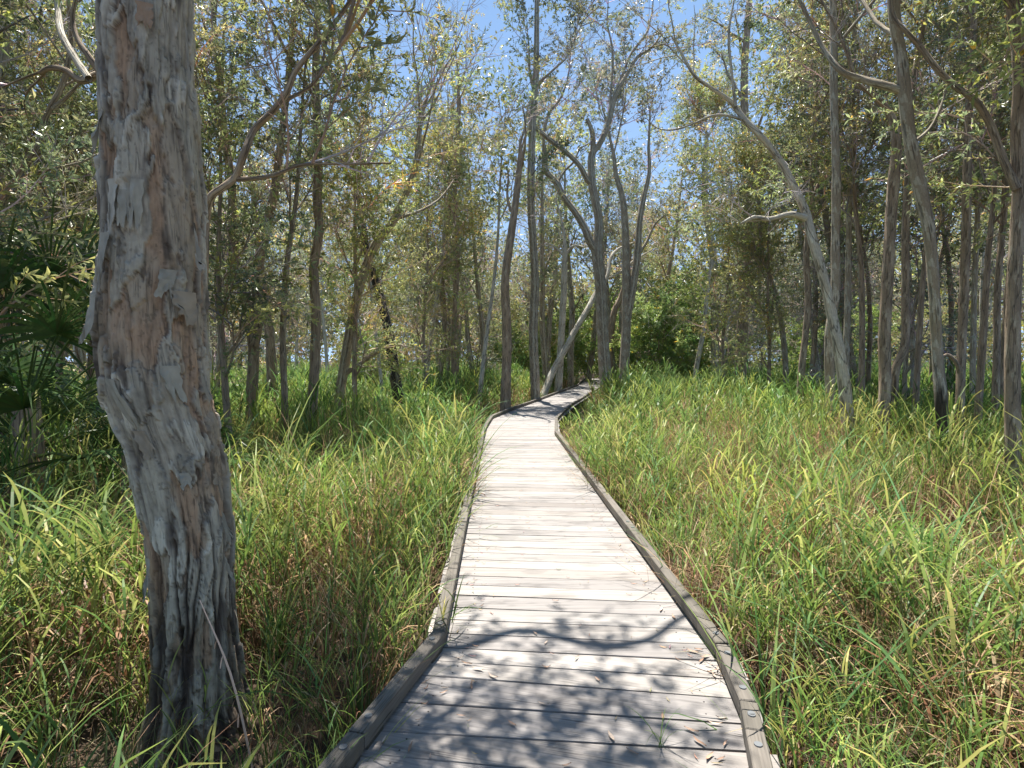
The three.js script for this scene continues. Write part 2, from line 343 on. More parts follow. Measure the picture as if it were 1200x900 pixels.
// a leaf's colour is shared between what it reflects and what it lets through
const GREENS = [[0.27, 0.305, 0.125], [0.21, 0.245, 0.11], [0.35, 0.38, 0.17], [0.24, 0.27, 0.155], [0.42, 0.435, 0.2], [0.17, 0.205, 0.095]];
const M4 = new THREE.Matrix4(), Q = new THREE.Quaternion(), UPV = V(0, 1, 0);
function crownMesh(name, sprays, geometries, material, parent, rnd, palette = GREENS, gain = 1) {
  {
    const g = geometries[Math.floor(rnd() * geometries.length)], mine = sprays;
    const joined = parent.userData.joined ? new Acc() : null, m = joined ? null : new THREE.InstancedMesh(g, material, mine.length), c = new THREE.Color(), v = V(0, 0, 0);
    mine.forEach((s, i) => {
      Q.setFromUnitVectors(UPV, s.d); const turn = new THREE.Quaternion().setFromAxisAngle(UPV, rnd() * 6.28);
      M4.compose(s.p, Q.clone().multiply(turn), V(s.s, s.s, s.s));
      const p = palette[Math.floor(rnd() * palette.length)], q = gain * (0.75 + 0.55 * rnd());
      c.setRGB(p[0] * q * (0.9 + 0.3 * rnd()), p[1] * q, p[2] * q * (0.8 + 0.5 * rnd()));
      if (!joined) { m.setMatrixAt(i, M4); m.setColorAt(i, c); return; }
      const st = joined.count, P = g.attributes.position, C = g.attributes.color;
      for (let k = 0; k < P.count; k++) { v.fromBufferAttribute(P, k).applyMatrix4(M4); joined.vert(v.x, v.y, v.z, 0, 0, C.getX(k) * c.r, C.getY(k) * c.g, C.getZ(k) * c.b); }
      for (let k = 0; k < g.index.count; k += 3) joined.tri(st + g.index.getX(k), st + g.index.getX(k + 1), st + g.index.getX(k + 2));
    });
    const made = m ?? new THREE.Mesh(joined.build(true), material);
    made.name = name; made.userData = { kind: 'stuff' }; made.castShadow = made.receiveShadow = true; parent.add(made);
  }
}
const randDir = (rnd) => { const a = rnd() * 6.283, y = rnd() * 2 - 1, h = Math.sqrt(1 - y * y); return V(Math.cos(a) * h, y, Math.sin(a) * h); };
// points of a wandering branch
function wander(p, d, len, n, rnd, bend, up) {
  const out = [p.clone()], dir = d.clone().normalize();
  let q = p.clone();
  for (let k = 0; k < n; k++) { dir.addScaledVector(randDir(rnd), bend).add(V(0, up, 0)).normalize(); q = q.clone().addScaledVector(dir, len / n); out.push(q); }
  return { pts: out, dir };
}
const taper = (r0, r1, n) => Array.from({ length: n + 1 }, (_, k) => lerp(r0, r1, k / n));
function sideways(dir, rnd, spread) { const s = randDir(rnd).cross(dir).normalize(); return dir.clone().multiplyScalar(Math.cos(spread)).addScaledVector(s, Math.sin(spread)); }
BOUGH = {
  near: [1, 2, 3, 4].map((k) => boughGeometry(k * 7 + 1, { len: 1.15, twigs: 9, leaves: 150, L: 0.092, W: 0.029 })),
  far: [5, 6, 7].map((k) => boughGeometry(k * 7 + 1, { len: 1.4, twigs: 9, leaves: 85, L: 0.14, W: 0.056 })),
  broad: [8, 9].map((k) => boughGeometry(k * 7 + 1, { len: 1.0, twigs: 8, leaves: 150, L: 0.13, W: 0.05, hang: -0.06 })),
  bare: [10, 11].map((k) => boughGeometry(k * 7 + 1, { len: 0.9, twigs: 9, leaves: 0 })),
};
// boughs off a finished stem (its curve points)
function dress(stem, from, to, o, boughs, bare, rnd) {
  const n = stem.P.length - 1, count = Math.ceil(o.branches * (o.fixed ? 0.52 : 1));
  for (let b = 0; b < count; b++) {
    const t = lerp(from, to, (b + rnd()) / count), f = t * n, i = Math.min(n - 1, Math.floor(f)), p = stem.P[i].clone().lerp(stem.P[i + 1], f - i);
    const d = sideways(stem.T[i], rnd, 0.45 + 0.8 * rnd()).add(V(0, (o.rise ?? 0.12) + 0.3 * (rnd() - 0.5), 0)).normalize(), s = (o.size ?? 1) * (0.7 + 0.65 * rnd()), mid = p.clone().addScaledVector(d, 0.5 * s);
    if (mid.y < 0.3) continue;
    if (o.fixed && mid.distanceTo(camera.position) < 2.4) continue;
    if (rnd() < (o.bare ?? 0.12)) { bare.push({ p, d, s }); continue; }
    if (o.fixed) { const g = mid.clone().addScaledVector(toSun, -mid.y / toSun.y); if (rnd() < sunPatch(g.x, g.z) * (o.open ?? 1)) continue; }
    boughs.push({ p, d, s });
  }
}
const finish = (t, boughs, bare, shape, rnd, palette, gain) => {
  if (boughs.length) crownMesh('crown', boughs, shape, foliageMat, t, rnd, palette, gain);
  if (bare.length) crownMesh('bare_twigs', bare, BOUGH.bare, twigMat, t, rnd, [[1, 1, 1], [0.8, 0.8, 0.82], [1.35, 1.3, 1.25]]);
};
// a tree traced as pixels of the photograph at one distance: pts [x, y, width in pixels], from the foot up
function tracedTree(o) {
  const rnd = rngOf(o.seed), mat = BARK[o.bark ?? 'grey'], t = thing(o.name ?? 'paperbark_tree', o.label, 'tree', o.group);
  const z = o.z, k = z / F * (o.slim ?? 1), lean = o.lean ?? 0;
  const pts = o.pts.map(([x, y], i) => at(x, y, z + lean * i / Math.max(1, o.pts.length - 1) + (i ? 0.12 * (rnd() - 0.5) : 0)));
  const radii = o.pts.map((p) => Math.max(0.012, p[2] * k / 2 / Math.hypot(1, (p[0] - 600) / F)));
  const foot = pts[0].clone(), slope = pts[1].clone().sub(pts[0]);                 // down into the soil, in the line of the trunk
  foot.addScaledVector(slope, (GROUND - 0.12 - foot.y) / Math.max(0.3, slope.y)); foot.y = GROUND - 0.12;
  if (pts[0].y > GROUND + 0.1) { pts.unshift(foot); radii.unshift(radii[0] * 1.12); }
  const last = pts[pts.length - 1];
  if (o.height && last.y < o.height) {                                            // on above what the picture shows
    const d = last.clone().sub(pts[pts.length - 2]).normalize(), w = wander(last, d.add(V(0, 0.6, 0)).normalize(), o.height - last.y, 4, rnd, 0.16, 0.15), r0 = radii[radii.length - 1];
    w.pts.slice(1).forEach((p, i) => { pts.push(p); radii.push(lerp(r0, Math.max(0.015, r0 * 0.25), (i + 1) / 4)); });
  }
  const burnt = o.burnt, color = burnt ? (x, y, zz, th) => { const e = y + 1.5 * fbm(x * 7, y * 1.6, zz * 7 + th * 0.7, 4), m = 0.95 * smooth(burnt[1] + 0.2, burnt[1] - 0.25, e); return [lerp(1, 0.1, m), lerp(1, 0.095, m), lerp(1, 0.09, m)]; } : undefined;
  const A = new Acc(), stem = A.tube(pts, radii, o.sides ?? 14, { segs: (pts.length - 1) * (o.fine ?? 6), amp: o.amp ?? 0.13, seed: o.seed % 97, cap: true, color });
  const trunk = part('trunk', A.build(), mat, t);
  const boughs = [], bare = [], base = { fixed: true, branches: 14, ...(o.leaf ?? {}) };
  for (const limb of o.limbs ?? []) {
    const lp = limb.pts.map(([x, y], i) => at(x, y, z + lean * (limb.at ?? 0.7) + (limb.dz ?? 0) * i / (limb.pts.length - 1) + (i ? 0.08 * (rnd() - 0.5) : 0))), lr = limb.pts.map((p) => Math.max(0.006, p[2] * k / 2));
    const B = new Acc(), ls = B.tube(lp, lr, 9, { segs: (lp.length - 1) * 4, amp: 0.12, seed: o.seed % 89 + lp.length, cap: true, color });
    const end = lp[lp.length - 1];
    if (limb.on) { const d = end.clone().sub(lp[lp.length - 2]).normalize(), w = wander(end, d.add(V(0, 0.2, 0)), limb.on, 4, rnd, 0.25, 0.12), e = B.tube(w.pts, taper(lr[lr.length - 1], 0.008, 4), 7, { segs: 6, seed: 5 }); dress(e, 0.1, 1, { ...base, ...(limb.leaf ?? {}), branches: Math.ceil(limb.on * 7) }, boughs, bare, rnd); }
    if (limb.branches !== 0) dress(ls, limb.from ?? 0.4, 1, { ...base, ...(limb.leaf ?? {}), branches: Math.ceil((limb.branches ?? 5) * 1.8) }, boughs, bare, rnd);
    part('limb', B.build(), limb.bark ? BARK[limb.bark] : mat, t);
  }
  // limbs of the part above
  const nl = o.crown ?? 6, n = stem.P.length - 1;
  for (let q = 0; q < nl; q++) {
    const f = lerp(o.crownFrom ?? 0.55, 0.99, (q + rnd()) / nl) * n, i = Math.min(n - 1, Math.floor(f)), p = stem.P[i], B = new Acc();
    const len = (o.spread ?? 2) * (0.6 + 0.7 * rnd()), r = Math.max(0.012, stem.R[i] * 0.5), w = wander(p, sideways(stem.T[i], rnd, 0.55 + 0.5 * rnd()).add(V(0, 0.25, 0)).normalize(), len, 5, rnd, 0.22, 0.1);
    const s = B.tube(w.pts, taper(r, r * 0.35, 5), 7, { segs: 8, amp: 0.08, seed: q });
    dress(s, 0.2, 1, base, boughs, bare, rnd);
    part('limb', B.build(), mat, t);
  }
  if (o.low) dress(stem, o.low[0], o.low[1], { ...base, ...(o.low[3] ?? {}), branches: o.low[2] * 3 }, boughs, bare, rnd);
  finish(t, boughs, bare, BOUGH[o.shape ?? 'near'], rnd, o.palette ?? GREENS, o.gain ?? 1);
  return { t, stem, trunk };
}

// ---------------------------------------------------------------- the big paperbark beside the boardwalk
{
  const Z = 2.95, k = Z / F, t = thing('paperbark_tree', 'thick leaning paperbark tree with peeling grey bark beside the boardwalk', 'tree'), rnd = rngOf(5);
  // left and right outline in the photograph, row by row
  const rows = [[925, 150, 312], [880, 160, 300], [840, 172, 292], [800, 176, 286], [700, 174, 279], [617, 167, 274], [533, 151, 265], [490, 132, 259], [450, 118, 254], [400, 110, 250], [340, 111, 247], [250, 117, 242], [140, 117, 234], [60, 118, 231], [0, 117, 229], [-60, 116, 227], [-140, 117, 224]];
  const P = rows.map(([y, l, r]) => at((l + r) / 2, y, Z)), R = rows.map(([y, l, r]) => (r - l) / 2 * k / Math.hypot(1, ((l + r) / 2 - 600) / F));
  const curve = new THREE.CatmullRomCurve3(P, false, 'catmullrom'), NU = 240, NV = 760, A = new Acc();
  // bark: sheets torn away in layers, upright splits
  const relief = (a, y, side) => {
    const wa = a + 0.05 * noise(a * 2, y * 1.3, 9) + 0.016 * noise(a * 10, y * 7, 4), wy = y + 0.07 * noise(a * 4, y * 2, 1) + 0.02 * noise(a * 22, y * 9, 2);
    const n1 = fbm(wa * 5.0, wy * 1.6, 2, 5), n2 = fbm(wa * 6.5 + 9, wy * 2.1, 7, 5), n3 = fbm(wa * 9 + 3, wy * 3.0, 14, 4);
    const s1 = smooth(-0.012, 0.012, n1 + 0.04), s2 = smooth(-0.012, 0.012, n2 - 0.06), s3 = smooth(-0.015, 0.015, n3 - 0.12);
    const deep = clamp(0.35 + 0.9 * smooth(1.05, 0.2, y) + 0.8 * side, 0, 1.2);          // more split low down and on the left
    const v1 = 1 - Math.abs(noise(wa * 9 + 20, wy * 0.75, 5)) * 2.4, v2 = 1 - Math.abs(noise(wa * 17 + 40, wy * 1.3, 8)) * 2.6;
    const split = Math.max(Math.pow(clamp(v1, 0, 1), 6) * deep, 0.7 * Math.pow(clamp(v2, 0, 1), 7) * deep);
    const fibre = noise(wa * 70, wy * 5, 3) + 0.6 * noise(wa * 130, wy * 12, 6);
    const h = 0.017 * s1 + 0.013 * s2 + 0.008 * s3 - 0.026 * split + 0.0018 * fibre + 0.007 * fbm(wa * 22, wy * 6, 17, 3) + 0.02 * noise(a * 3, y * 0.9, 12);
    const rim = (n, c) => smooth(0.02, 0.004, Math.abs(n + c)), tornShade = Math.max(rim(n1, 0.052), 0.8 * rim(n2, -0.048), 0.6 * rim(n3, -0.108)) * smooth(-0.25, 0.1, noise(wa * 14, wy * 4, 21));  // dark sheet edges: brown torn bark plus a shadow line painted in
    return { h, s1, s2, s3, split, fibre, n1, n2, tornShade };
  };
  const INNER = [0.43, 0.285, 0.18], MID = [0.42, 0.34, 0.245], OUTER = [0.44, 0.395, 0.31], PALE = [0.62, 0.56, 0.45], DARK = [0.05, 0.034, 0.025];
  for (let j = 0; j <= NV; j++) {
    const tt = j / NV, c = curve.getPoint(tt), f = tt * (R.length - 1), i = Math.min(R.length - 2, Math.floor(f)), sm = f - i, r0 = lerp(R[i], R[i + 1], sm * sm * (3 - 2 * sm));
    for (let s = 0; s <= NU; s++) {
      const th = s / NU * 2 * Math.PI - Math.PI / 2, ca = Math.cos(th), sa = Math.sin(th), ring = (s % NU) / NU;
      // noise domain wraps round the trunk
      const a = (Math.abs(((ring + 0.5) % 1) - 0.5)) * 0 + ring * 2 * Math.PI * 0.25, side = smooth(0.25, 0.95, -ca);
      const e = relief(a, c.y, side);
      const flare = 1 + 0.28 * smooth(-0.02, -0.4, c.y) * (0.5 + 0.9 * noise(ca * 1.6 + 4, 2, sa * 1.6));
      const seam = smooth(0, 0.03, Math.min(ring, 1 - ring)), r = r0 * flare - 0.022 + e.h * seam;
      const base = [0, 1, 2].map((q) => {
        let x = INNER[q]; x = lerp(x, MID[q], smooth(-0.1, 0.25, e.n2 + 0.1)); x = lerp(x, MID[q] * 0.95, e.s2 * 0.7); x = lerp(x, OUTER[q], e.s1 * 0.85); x = lerp(x, PALE[q], e.s3 * e.s1 * 0.8);
        x *= 1 + 0.07 * e.fibre; x = lerp(x, DARK[q] * 1.6, 0.7 * e.tornShade); x = lerp(x, DARK[q], clamp(e.split * 1.25, 0, 0.93));
        const darkPatch = smooth(0.0, 0.22, fbm(a * 9, c.y * 2.5, 31, 4) - 0.28 * smooth(-0.05, 0.55, c.y) + 0.12);  // dark brown patches, denser towards the foot
        return lerp(x, DARK[q] * 1.5, 0.75 * darkPatch);
      });
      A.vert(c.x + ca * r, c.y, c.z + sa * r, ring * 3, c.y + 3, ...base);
    }
  }
  for (let j = 0; j < NV; j++) for (let s = 0; s < NU; s++) { const a = j * (NU + 1) + s, b = a + NU + 1; A.quad(a, b, b + 1, a + 1); }
  const fib = tileFbm(601, 60, 10, 3), spk = tileFbm(611, 24, 40, 3), mott = tileFbm(617, 5, 8, 4);
  const lines = tileFbm(631, 22, 3, 4), line = (u, v) => Math.pow(clamp(1 - Math.abs(lines(u, v) - 0.5) * 9, 0, 1), 2) * smooth(0.5, 0.64, mott(u, v)), dots = (u, v) => smooth(0.7, 0.8, spk(u * 1, v * 1 + 0.37));
  const map = texture(512, 1024, (u, v) => (0.76 + 0.22 * (fib(u, v) - 0.5) + 0.35 * (spk(u, v) - 0.5) + 0.7 * (mott(u, v) - 0.5)) * 1.2 * (1 - 0.5 * line(u, v)) * (1 - 0.3 * dots(u, v))), bump = texture(512, 1024, (u, v) => 0.45 * fib(u, v) + 0.4 * spk(u, v) + 0.2 - 0.3 * line(u, v), false);
  const bark = new THREE.MeshStandardMaterial({ map, bumpMap: bump, bumpScale: 0.008, roughness: 0.92, vertexColors: true, side: THREE.DoubleSide });
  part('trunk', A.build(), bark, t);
  // sheets of bark curling off: [x, y in the photograph, width px, length px, curl, turned sideways, tone]
  const sheetMap = texture(256, 256, (u, v) => 0.75 + 0.5 * (mott(u, v) - 0.5) + 0.4 * (spk(u, v * 0.5) - 0.5)), flakeMat = [OUTER, PALE.map((x) => x * 0.85), MID, INNER].map((c) => new THREE.MeshStandardMaterial({ map: sheetMap, roughness: 0.9, side: THREE.DoubleSide, color: new THREE.Color().setRGB(...c) }));
  function flake(px, py, wpx, lpx, curl, skew, tone) {
    const y0 = at(px, py, Z).y; let best = 0, bd = 9;
    for (let j = 0; j <= 200; j++) { const d = Math.abs(curve.getPoint(j / 200).y - y0); if (d < bd) { bd = d; best = j / 200; } }
    const nu = 12, nv = 16, L = lpx * k * 0.85, W = wpx * k * 0.8, B = new Acc(), s0 = rnd() * 50, sheetSide = rnd() - 0.5;
    const surf = (x, y) => {                      // a point on the side that faces the path, x metres across from the middle
      let tt = best; for (let q = 0; q < 4; q++) tt = clamp(tt + (y - curve.getPoint(tt).y) / 5.2, 0, 1);
      const c = curve.getPoint(tt), f = tt * (R.length - 1), i = Math.min(R.length - 2, Math.floor(f)), r = lerp(R[i], R[i + 1], f - i) + 0.008, u = clamp(x / r, -0.97, 0.97);
      return { c, r, u };
    };
    const c0 = surf(0, y0), x0 = at(px, py, Z - 0.2).x - c0.c.x;
    for (let j = 0; j <= nv; j++) for (let i = 0; i <= nu; i++) {
      const v = j / nv, ragged = 1 - 0.6 * Math.max(0, noise(i * 0.3 + s0, 3, 1) + 0.1) - 0.1 * noise(i * 1.1 + s0, 8, 2);
      const u = i / nu - 0.5, nar = 1 - 0.35 * v * (0.6 + noise(s0, v * 3)) + 0.35 * noise(v * 5 + s0, i < nu / 2 ? 1 : 5, 7);
      const yy = y0 - v * L * ragged, q = surf(x0 + u * W * nar + skew * v * L, yy), lift = smooth(0.05, 1, (sheetSide > 0 ? u + 0.5 : 0.5 - u)) * smooth(0, 0.35, v), out = 0.002 + (0.014 + 0.25 * curl * W) * lift * lift + 0.35 * curl * L * v * v * v + 0.006 * v * noise(u * 5 + s0, v * 6, 3);
      const ang = Math.PI / 2 - Math.asin(q.u);
      B.vert(q.c.x + Math.cos(ang) * (q.r + out), yy + curl * L * 0.25 * v * v, q.c.z + Math.sin(ang) * (q.r + out), i / nu * W * 2 + s0, yy + s0);
    }
    for (let j = 0; j < nv; j++) for (let i = 0; i < nu; i++) { const a = j * (nu + 1) + i, b = a + nu + 1; B.quad(a, b, b + 1, a + 1); }
    const g = B.build(); g.deleteAttribute('color'); part('bark_flake', g, flakeMat[tone], t);
  }
  [[168, 30, 18, 36, 0.22, 0, 3], [212, 24, 16, 90, 0.1, 0.06, 1], [138, 226, 15, 62, 0.1, 0.02, 1], [152, 238, 14, 50, 0.14, 0.05, 0], [165, 226, 15, 66, 0.1, 0, 0], [128, 284, 16, 80, 0.1, 0.02, 0], [194, 322, 16, 40, 0.22, -0.1, 0], [207, 345, 26, 46, 0.12, 0.1, 2],
    [196, 428, 18, 50, 0.12, 0.05, 0], [136, 442, 14, 70, 0.08, 0.33, 0], [168, 498, 16, 38, 0.14, 0.15, 2], [214, 546, 12, 24, 0.4, -0.1, 0], [264, 648, 12, 40, 0.6, 0.45, 1], [240, 552, 16, 40, 0.12, 0, 2], [244, 262, 14, 70, 0.4, 0.06, 1], [247, 296, 12, 36, 0.8, 0.3, 1], [118, 150, 10, 60, 0.4, 0, 0], [113, 350, 10, 70, 0.4, 0, 0], [252, 430, 10, 50, 0.45, 0.05, 0], [268, 590, 10, 60, 0.45, 0.05, 0], [170, 640, 10, 60, 0.4, 0.03, 0], [230, 90, 10, 70, 0.4, 0, 0],
  ].forEach((a) => flake(...a));
  // the tree above the frame: trunk, limbs over the path, crown
  const top = P[P.length - 1], up = [top.clone().add(V(0, -0.25, 0)), top.clone().add(V(0.02, 0.5, -0.05)), V(-2.0, 5.6, -3.2), V(-1.9, 6.8, -3.5), V(-2.1, 8.0, -3.4), V(-1.9, 9.4, -3.7)], ur = [0.19, 0.185, 0.165, 0.14, 0.09, 0.035];
  const U = new Acc(), st = U.tube(up, ur, 20, { segs: 30, amp: 0.08, seed: 3 }); part('upper_trunk', U.build(), BARK.grey, t);
  const boughs = [], bare = [], base = { fixed: true };
  const limbs = [
    [[-1.97, 5.5, -3.25], [-1.75, 6.0, -4.4], [-1.2, 6.15, -5.0], [-0.7, 6.2, -5.12], [-0.37, 6.2, -5.32], [0.05, 6.2, -5.15], [0.34, 6.2, -5.2], [0.64, 6.2, -5.5], [1.2, 6.4, -5.9], [1.9, 6.8, -6.1]],
    [[-1.95, 6.2, -3.3], [-2.6, 6.8, -4.0], [-3.3, 7.2, -4.4], [-3.9, 7.7, -4.6]],
    [[-1.9, 6.7, -3.45], [-1.3, 7.4, -3.0], [-0.5, 7.9, -3.6], [0.3, 8.3, -4.3], [0.9, 8.6, -4.6]],
    [[-2.0, 7.4, -3.4], [-2.6, 8.2, -2.8], [-3.2, 8.9, -2.2]], [[-2.05, 8.2, -3.45], [-1.4, 8.8, -4.2], [-0.9, 9.4, -5.0]], [[-2, 5.9, -3.2], [-1.6, 6.6, -2.2], [-1.0, 7.1, -1.4], [-0.6, 7.5, -0.6]], [[-1.97, 5.0, -3.15], [-1.4, 5.6, -3.7], [-0.8, 5.9, -4.3], [-0.6, 6.6, -4.9]], [[-2, 4.8, -3.1], [-1.5, 5.4, -4.1], [-1.2, 5.7, -4.9], [-1.4, 6.2, -5.4]], [[-2, 5.2, -3.2], [-1.7, 5.9, -5.0], [-1.35, 6.4, -6.3], [-1.1, 6.9, -7.3]],
  ];
  limbs.forEach((l, q) => { const B = new Acc(), pts = l.map((p) => V(...p)), s = B.tube(pts, taper(q ? 0.06 : 0.055, 0.02, pts.length - 1), 9, { segs: pts.length * 5, amp: 0.1, seed: q + 2 }); dress(s, 0.2, 1, { ...base, branches: [2, 26, 4, 26, 20, 8, 8, 24, 30][q] }, boughs, bare, rnd); part('limb', B.build(), BARK.grey, t); });
  finish(t, boughs, bare, BOUGH.near, rnd);
}

// ---------------------------------------------------------------- trees traced from the photograph
const forkLeaf = { branches: 24, open: 0.1, bare: 0.12, size: 1.45 };
const YELLOW = [[0.4, 0.43, 0.165], [0.31, 0.345, 0.135], [0.48, 0.49, 0.22], [0.25, 0.29, 0.12]];
const GREYGREEN = [[0.32, 0.345, 0.21], [0.26, 0.285, 0.175], [0.41, 0.425, 0.27], [0.21, 0.24, 0.15]];
tracedTree({ seed: 101, z: 6.2, label: 'thin crooked tree rising above the dark fan palm', bark: 'grey', pts: [[-28, 560, 12], [-22, 400, 11], [-8, 290, 10], [2, 240, 10], [20, 207, 9], [40, 180, 8], [55, 135, 8], [75, 95, 7], [83, 40, 6], [80, 0, 5]], height: 7.5, crown: 6, crownFrom: 0.35, spread: 1.4, limbs: [{ pts: [[62, 128, 5], [80, 112, 4], [95, 95, 3]] }], low: [0.55, 0.95, 8], leaf: { twigs: 5 } });
tracedTree({ seed: 102, z: 5.2, label: 'crooked tree half hidden behind the thick paperbark, its pale twisted limbs showing', bark: 'brown', pts: [[150, 640, 16], [150, 400, 15], [146, 200, 13], [134, 110, 12], [116, 88, 11], [96, 95, 10], [76, 82, 9], [58, 80, 8], [46, 86, 6]], height: 0, crown: 2, crownFrom: 0.8, spread: 0.9, limbs: [{ pts: [[104, 92, 8], [84, 62, 8], [72, 40, 8], [68, 15, 7], [66, -20, 6]], on: 1.5, bark: 'pale', dz: 0.6 }, { pts: [[122, 92, 8], [104, 66, 7], [90, 44, 6], [85, 20, 5], [92, -15, 4]], on: 1.2 }], leaf: { branches: 6 } });
tracedTree({ seed: 103, z: 4.2, label: 'slender tree behind the thick paperbark, its bare limb sweeping up over the grass', bark: 'brown', pts: [[222, 730, 15], [226, 560, 14], [234, 400, 13], [239, 310, 12], [241, 262, 11], [247, 231, 10], [262, 219, 9], [275, 208, 9], [287, 178, 9], [298, 152, 8], [318, 132, 8], [335, 110, 8], [346, 84, 7], [372, 52, 6], [396, 22, 5], [414, -5, 5]], height: 4.6, crown: 4, crownFrom: 0.72, spread: 1.0, sides: 12,
  limbs: [{ pts: [[275, 210, 6], [300, 209, 5], [322, 205, 5], [350, 194, 4], [375, 192, 3], [405, 192, 3], [458, 191, 2]], branches: 5, from: 0.3, leaf: { bare: 0.6, len: 0.5, twigLen: 0.35 } }, { pts: [[335, 118, 4], [365, 100, 4], [380, 80, 4], [398, 55, 3], [410, 36, 2]], branches: 4, leaf: { len: 0.6 } }], leaf: { len: 0.7, branches: 7, twigs: 4, sprays: 2 } });
tracedTree({ seed: 104, z: 11, label: 'brown forked paperbark with two stems parting at waist height in the left grass', bark: 'brown', pts: [[295, 520, 15], [295, 470, 14], [297, 400, 14], [290, 360, 14], [281, 337, 13], [275, 310, 12], [273, 271, 11], [271, 210, 10], [262, 150, 9], [258, 90, 8], [250, 20, 7]], height: 9, crown: 6, crownFrom: 0.55, spread: 2,
  limbs: [{ pts: [[297, 405, 14], [302, 370, 14], [303, 310, 12], [312, 271, 10], [320, 234, 9], [324, 205, 8], [330, 160, 8], [338, 90, 7], [345, 10, 6]], on: 2.5, branches: 8 }], low: [0.4, 0.8, 8] });
tracedTree({ seed: 105, z: 16, label: 'short reddish trunk standing behind the forked brown paperbark', bark: 'brown', pts: [[320, 480, 14], [319, 440, 13], [316, 393, 12], [308, 340, 10], [302, 280, 8]], height: 8, crown: 6, crownFrom: 0.5, spread: 1.8 });
tracedTree({ seed: 106, z: 11, label: 'straight slim brown trunk with bare side twigs in the left grass', bark: 'brown', pts: [[362, 520, 14], [364, 494, 13], [369, 424, 12], [370, 362, 12], [368, 310, 12], [374, 271, 11], [372, 234, 11], [373, 190, 10], [370, 100, 9], [373, 0, 8]], height: 9.5, crown: 7, crownFrom: 0.6, spread: 2, low: [0.35, 0.6, 9, { bare: 0.7, len: 0.8 }] });
tracedTree({ seed: 107, z: 13, label: 'crooked pale and rust coloured tree leaning over the left grass', bark: 'grey', pts: [[394, 490, 13], [398, 463, 12], [406, 414, 12], [413, 372, 11], [421, 338, 11], [432, 304, 11], [444, 280, 10], [459, 262, 9], [468, 243, 8], [486, 200, 7], [492, 150, 6]], height: 8, crown: 7, crownFrom: 0.55, spread: 1.9, limbs: [{ pts: [[402, 440, 6], [425, 424, 5], [450, 408, 5], [464, 404, 4], [482, 407, 2]], branches: 4, leaf: { bare: 0.8, len: 0.6 } }, { pts: [[421, 340, 5], [414, 318, 4], [424, 292, 3], [418, 275, 2], [400, 262, 2]], branches: 5, leaf: { bare: 0.7 } }], low: [0.5, 0.95, 8], palette: YELLOW });
tracedTree({ seed: 108, z: 15, label: 'fire blackened trunk leaning in the left grass', bark: 'char', pts: [[469, 480, 14], [465, 454, 13], [459, 414, 12], [454, 384, 12], [447, 353, 11], [441, 332, 10], [430, 295, 8], [424, 250, 7]], height: 7.5, crown: 5, crownFrom: 0.5, spread: 1.6, palette: YELLOW });
tracedTree({ seed: 109, z: 22, label: 'thin dark trunk, the straighter one of two beyond the left grass', bark: 'brown', pts: [[532, 470, 7], [532, 440, 7], [532, 380, 6], [536, 300, 6], [533, 220, 5], [538, 120, 5]], height: 12, crown: 8, crownFrom: 0.35, spread: 2.2, low: [0.3, 0.6, 6] });
tracedTree({ seed: 110, z: 23, label: 'thin dark trunk with a kink, beside a straighter dark one', bark: 'brown', pts: [[515, 470, 6], [516, 440, 6], [521, 380, 6], [518, 320, 6], [526, 250, 5], [530, 120, 4]], height: 11, crown: 8, crownFrom: 0.35, spread: 2, low: [0.3, 0.6, 6], palette: YELLOW });
tracedTree({ seed: 111, z: 18, label: 'dark trunk with leafy side twigs behind the left grass, short of the boardwalk bend', bark: 'brown', pts: [[592, 490, 13], [593, 450, 12], [594, 385, 11], [592, 330, 10], [599, 275, 9], [605, 230, 8], [610, 180, 6]], height: 8.3, crown: 6, crownFrom: 0.45, spread: 1.7, low: [0.3, 0.8, 14, { len: 1.1 }], palette: GREYGREEN });
tracedTree({ seed: 112, z: 22.5, label: 'straight grey trunk rising right beside the outer kerb of the boardwalk bend', leaf: forkLeaf, bark: 'grey', pts: [[628, 482, 12], [627, 450, 11], [625, 385, 11], [627, 325, 10], [624, 275, 9], [622, 225, 9], [624, 150, 8], [628, 90, 7], [629, 0, 5]], height: 16.5, crown: 7, crownFrom: 0.55, spread: 1.8, low: [0.3, 0.6, 5] });
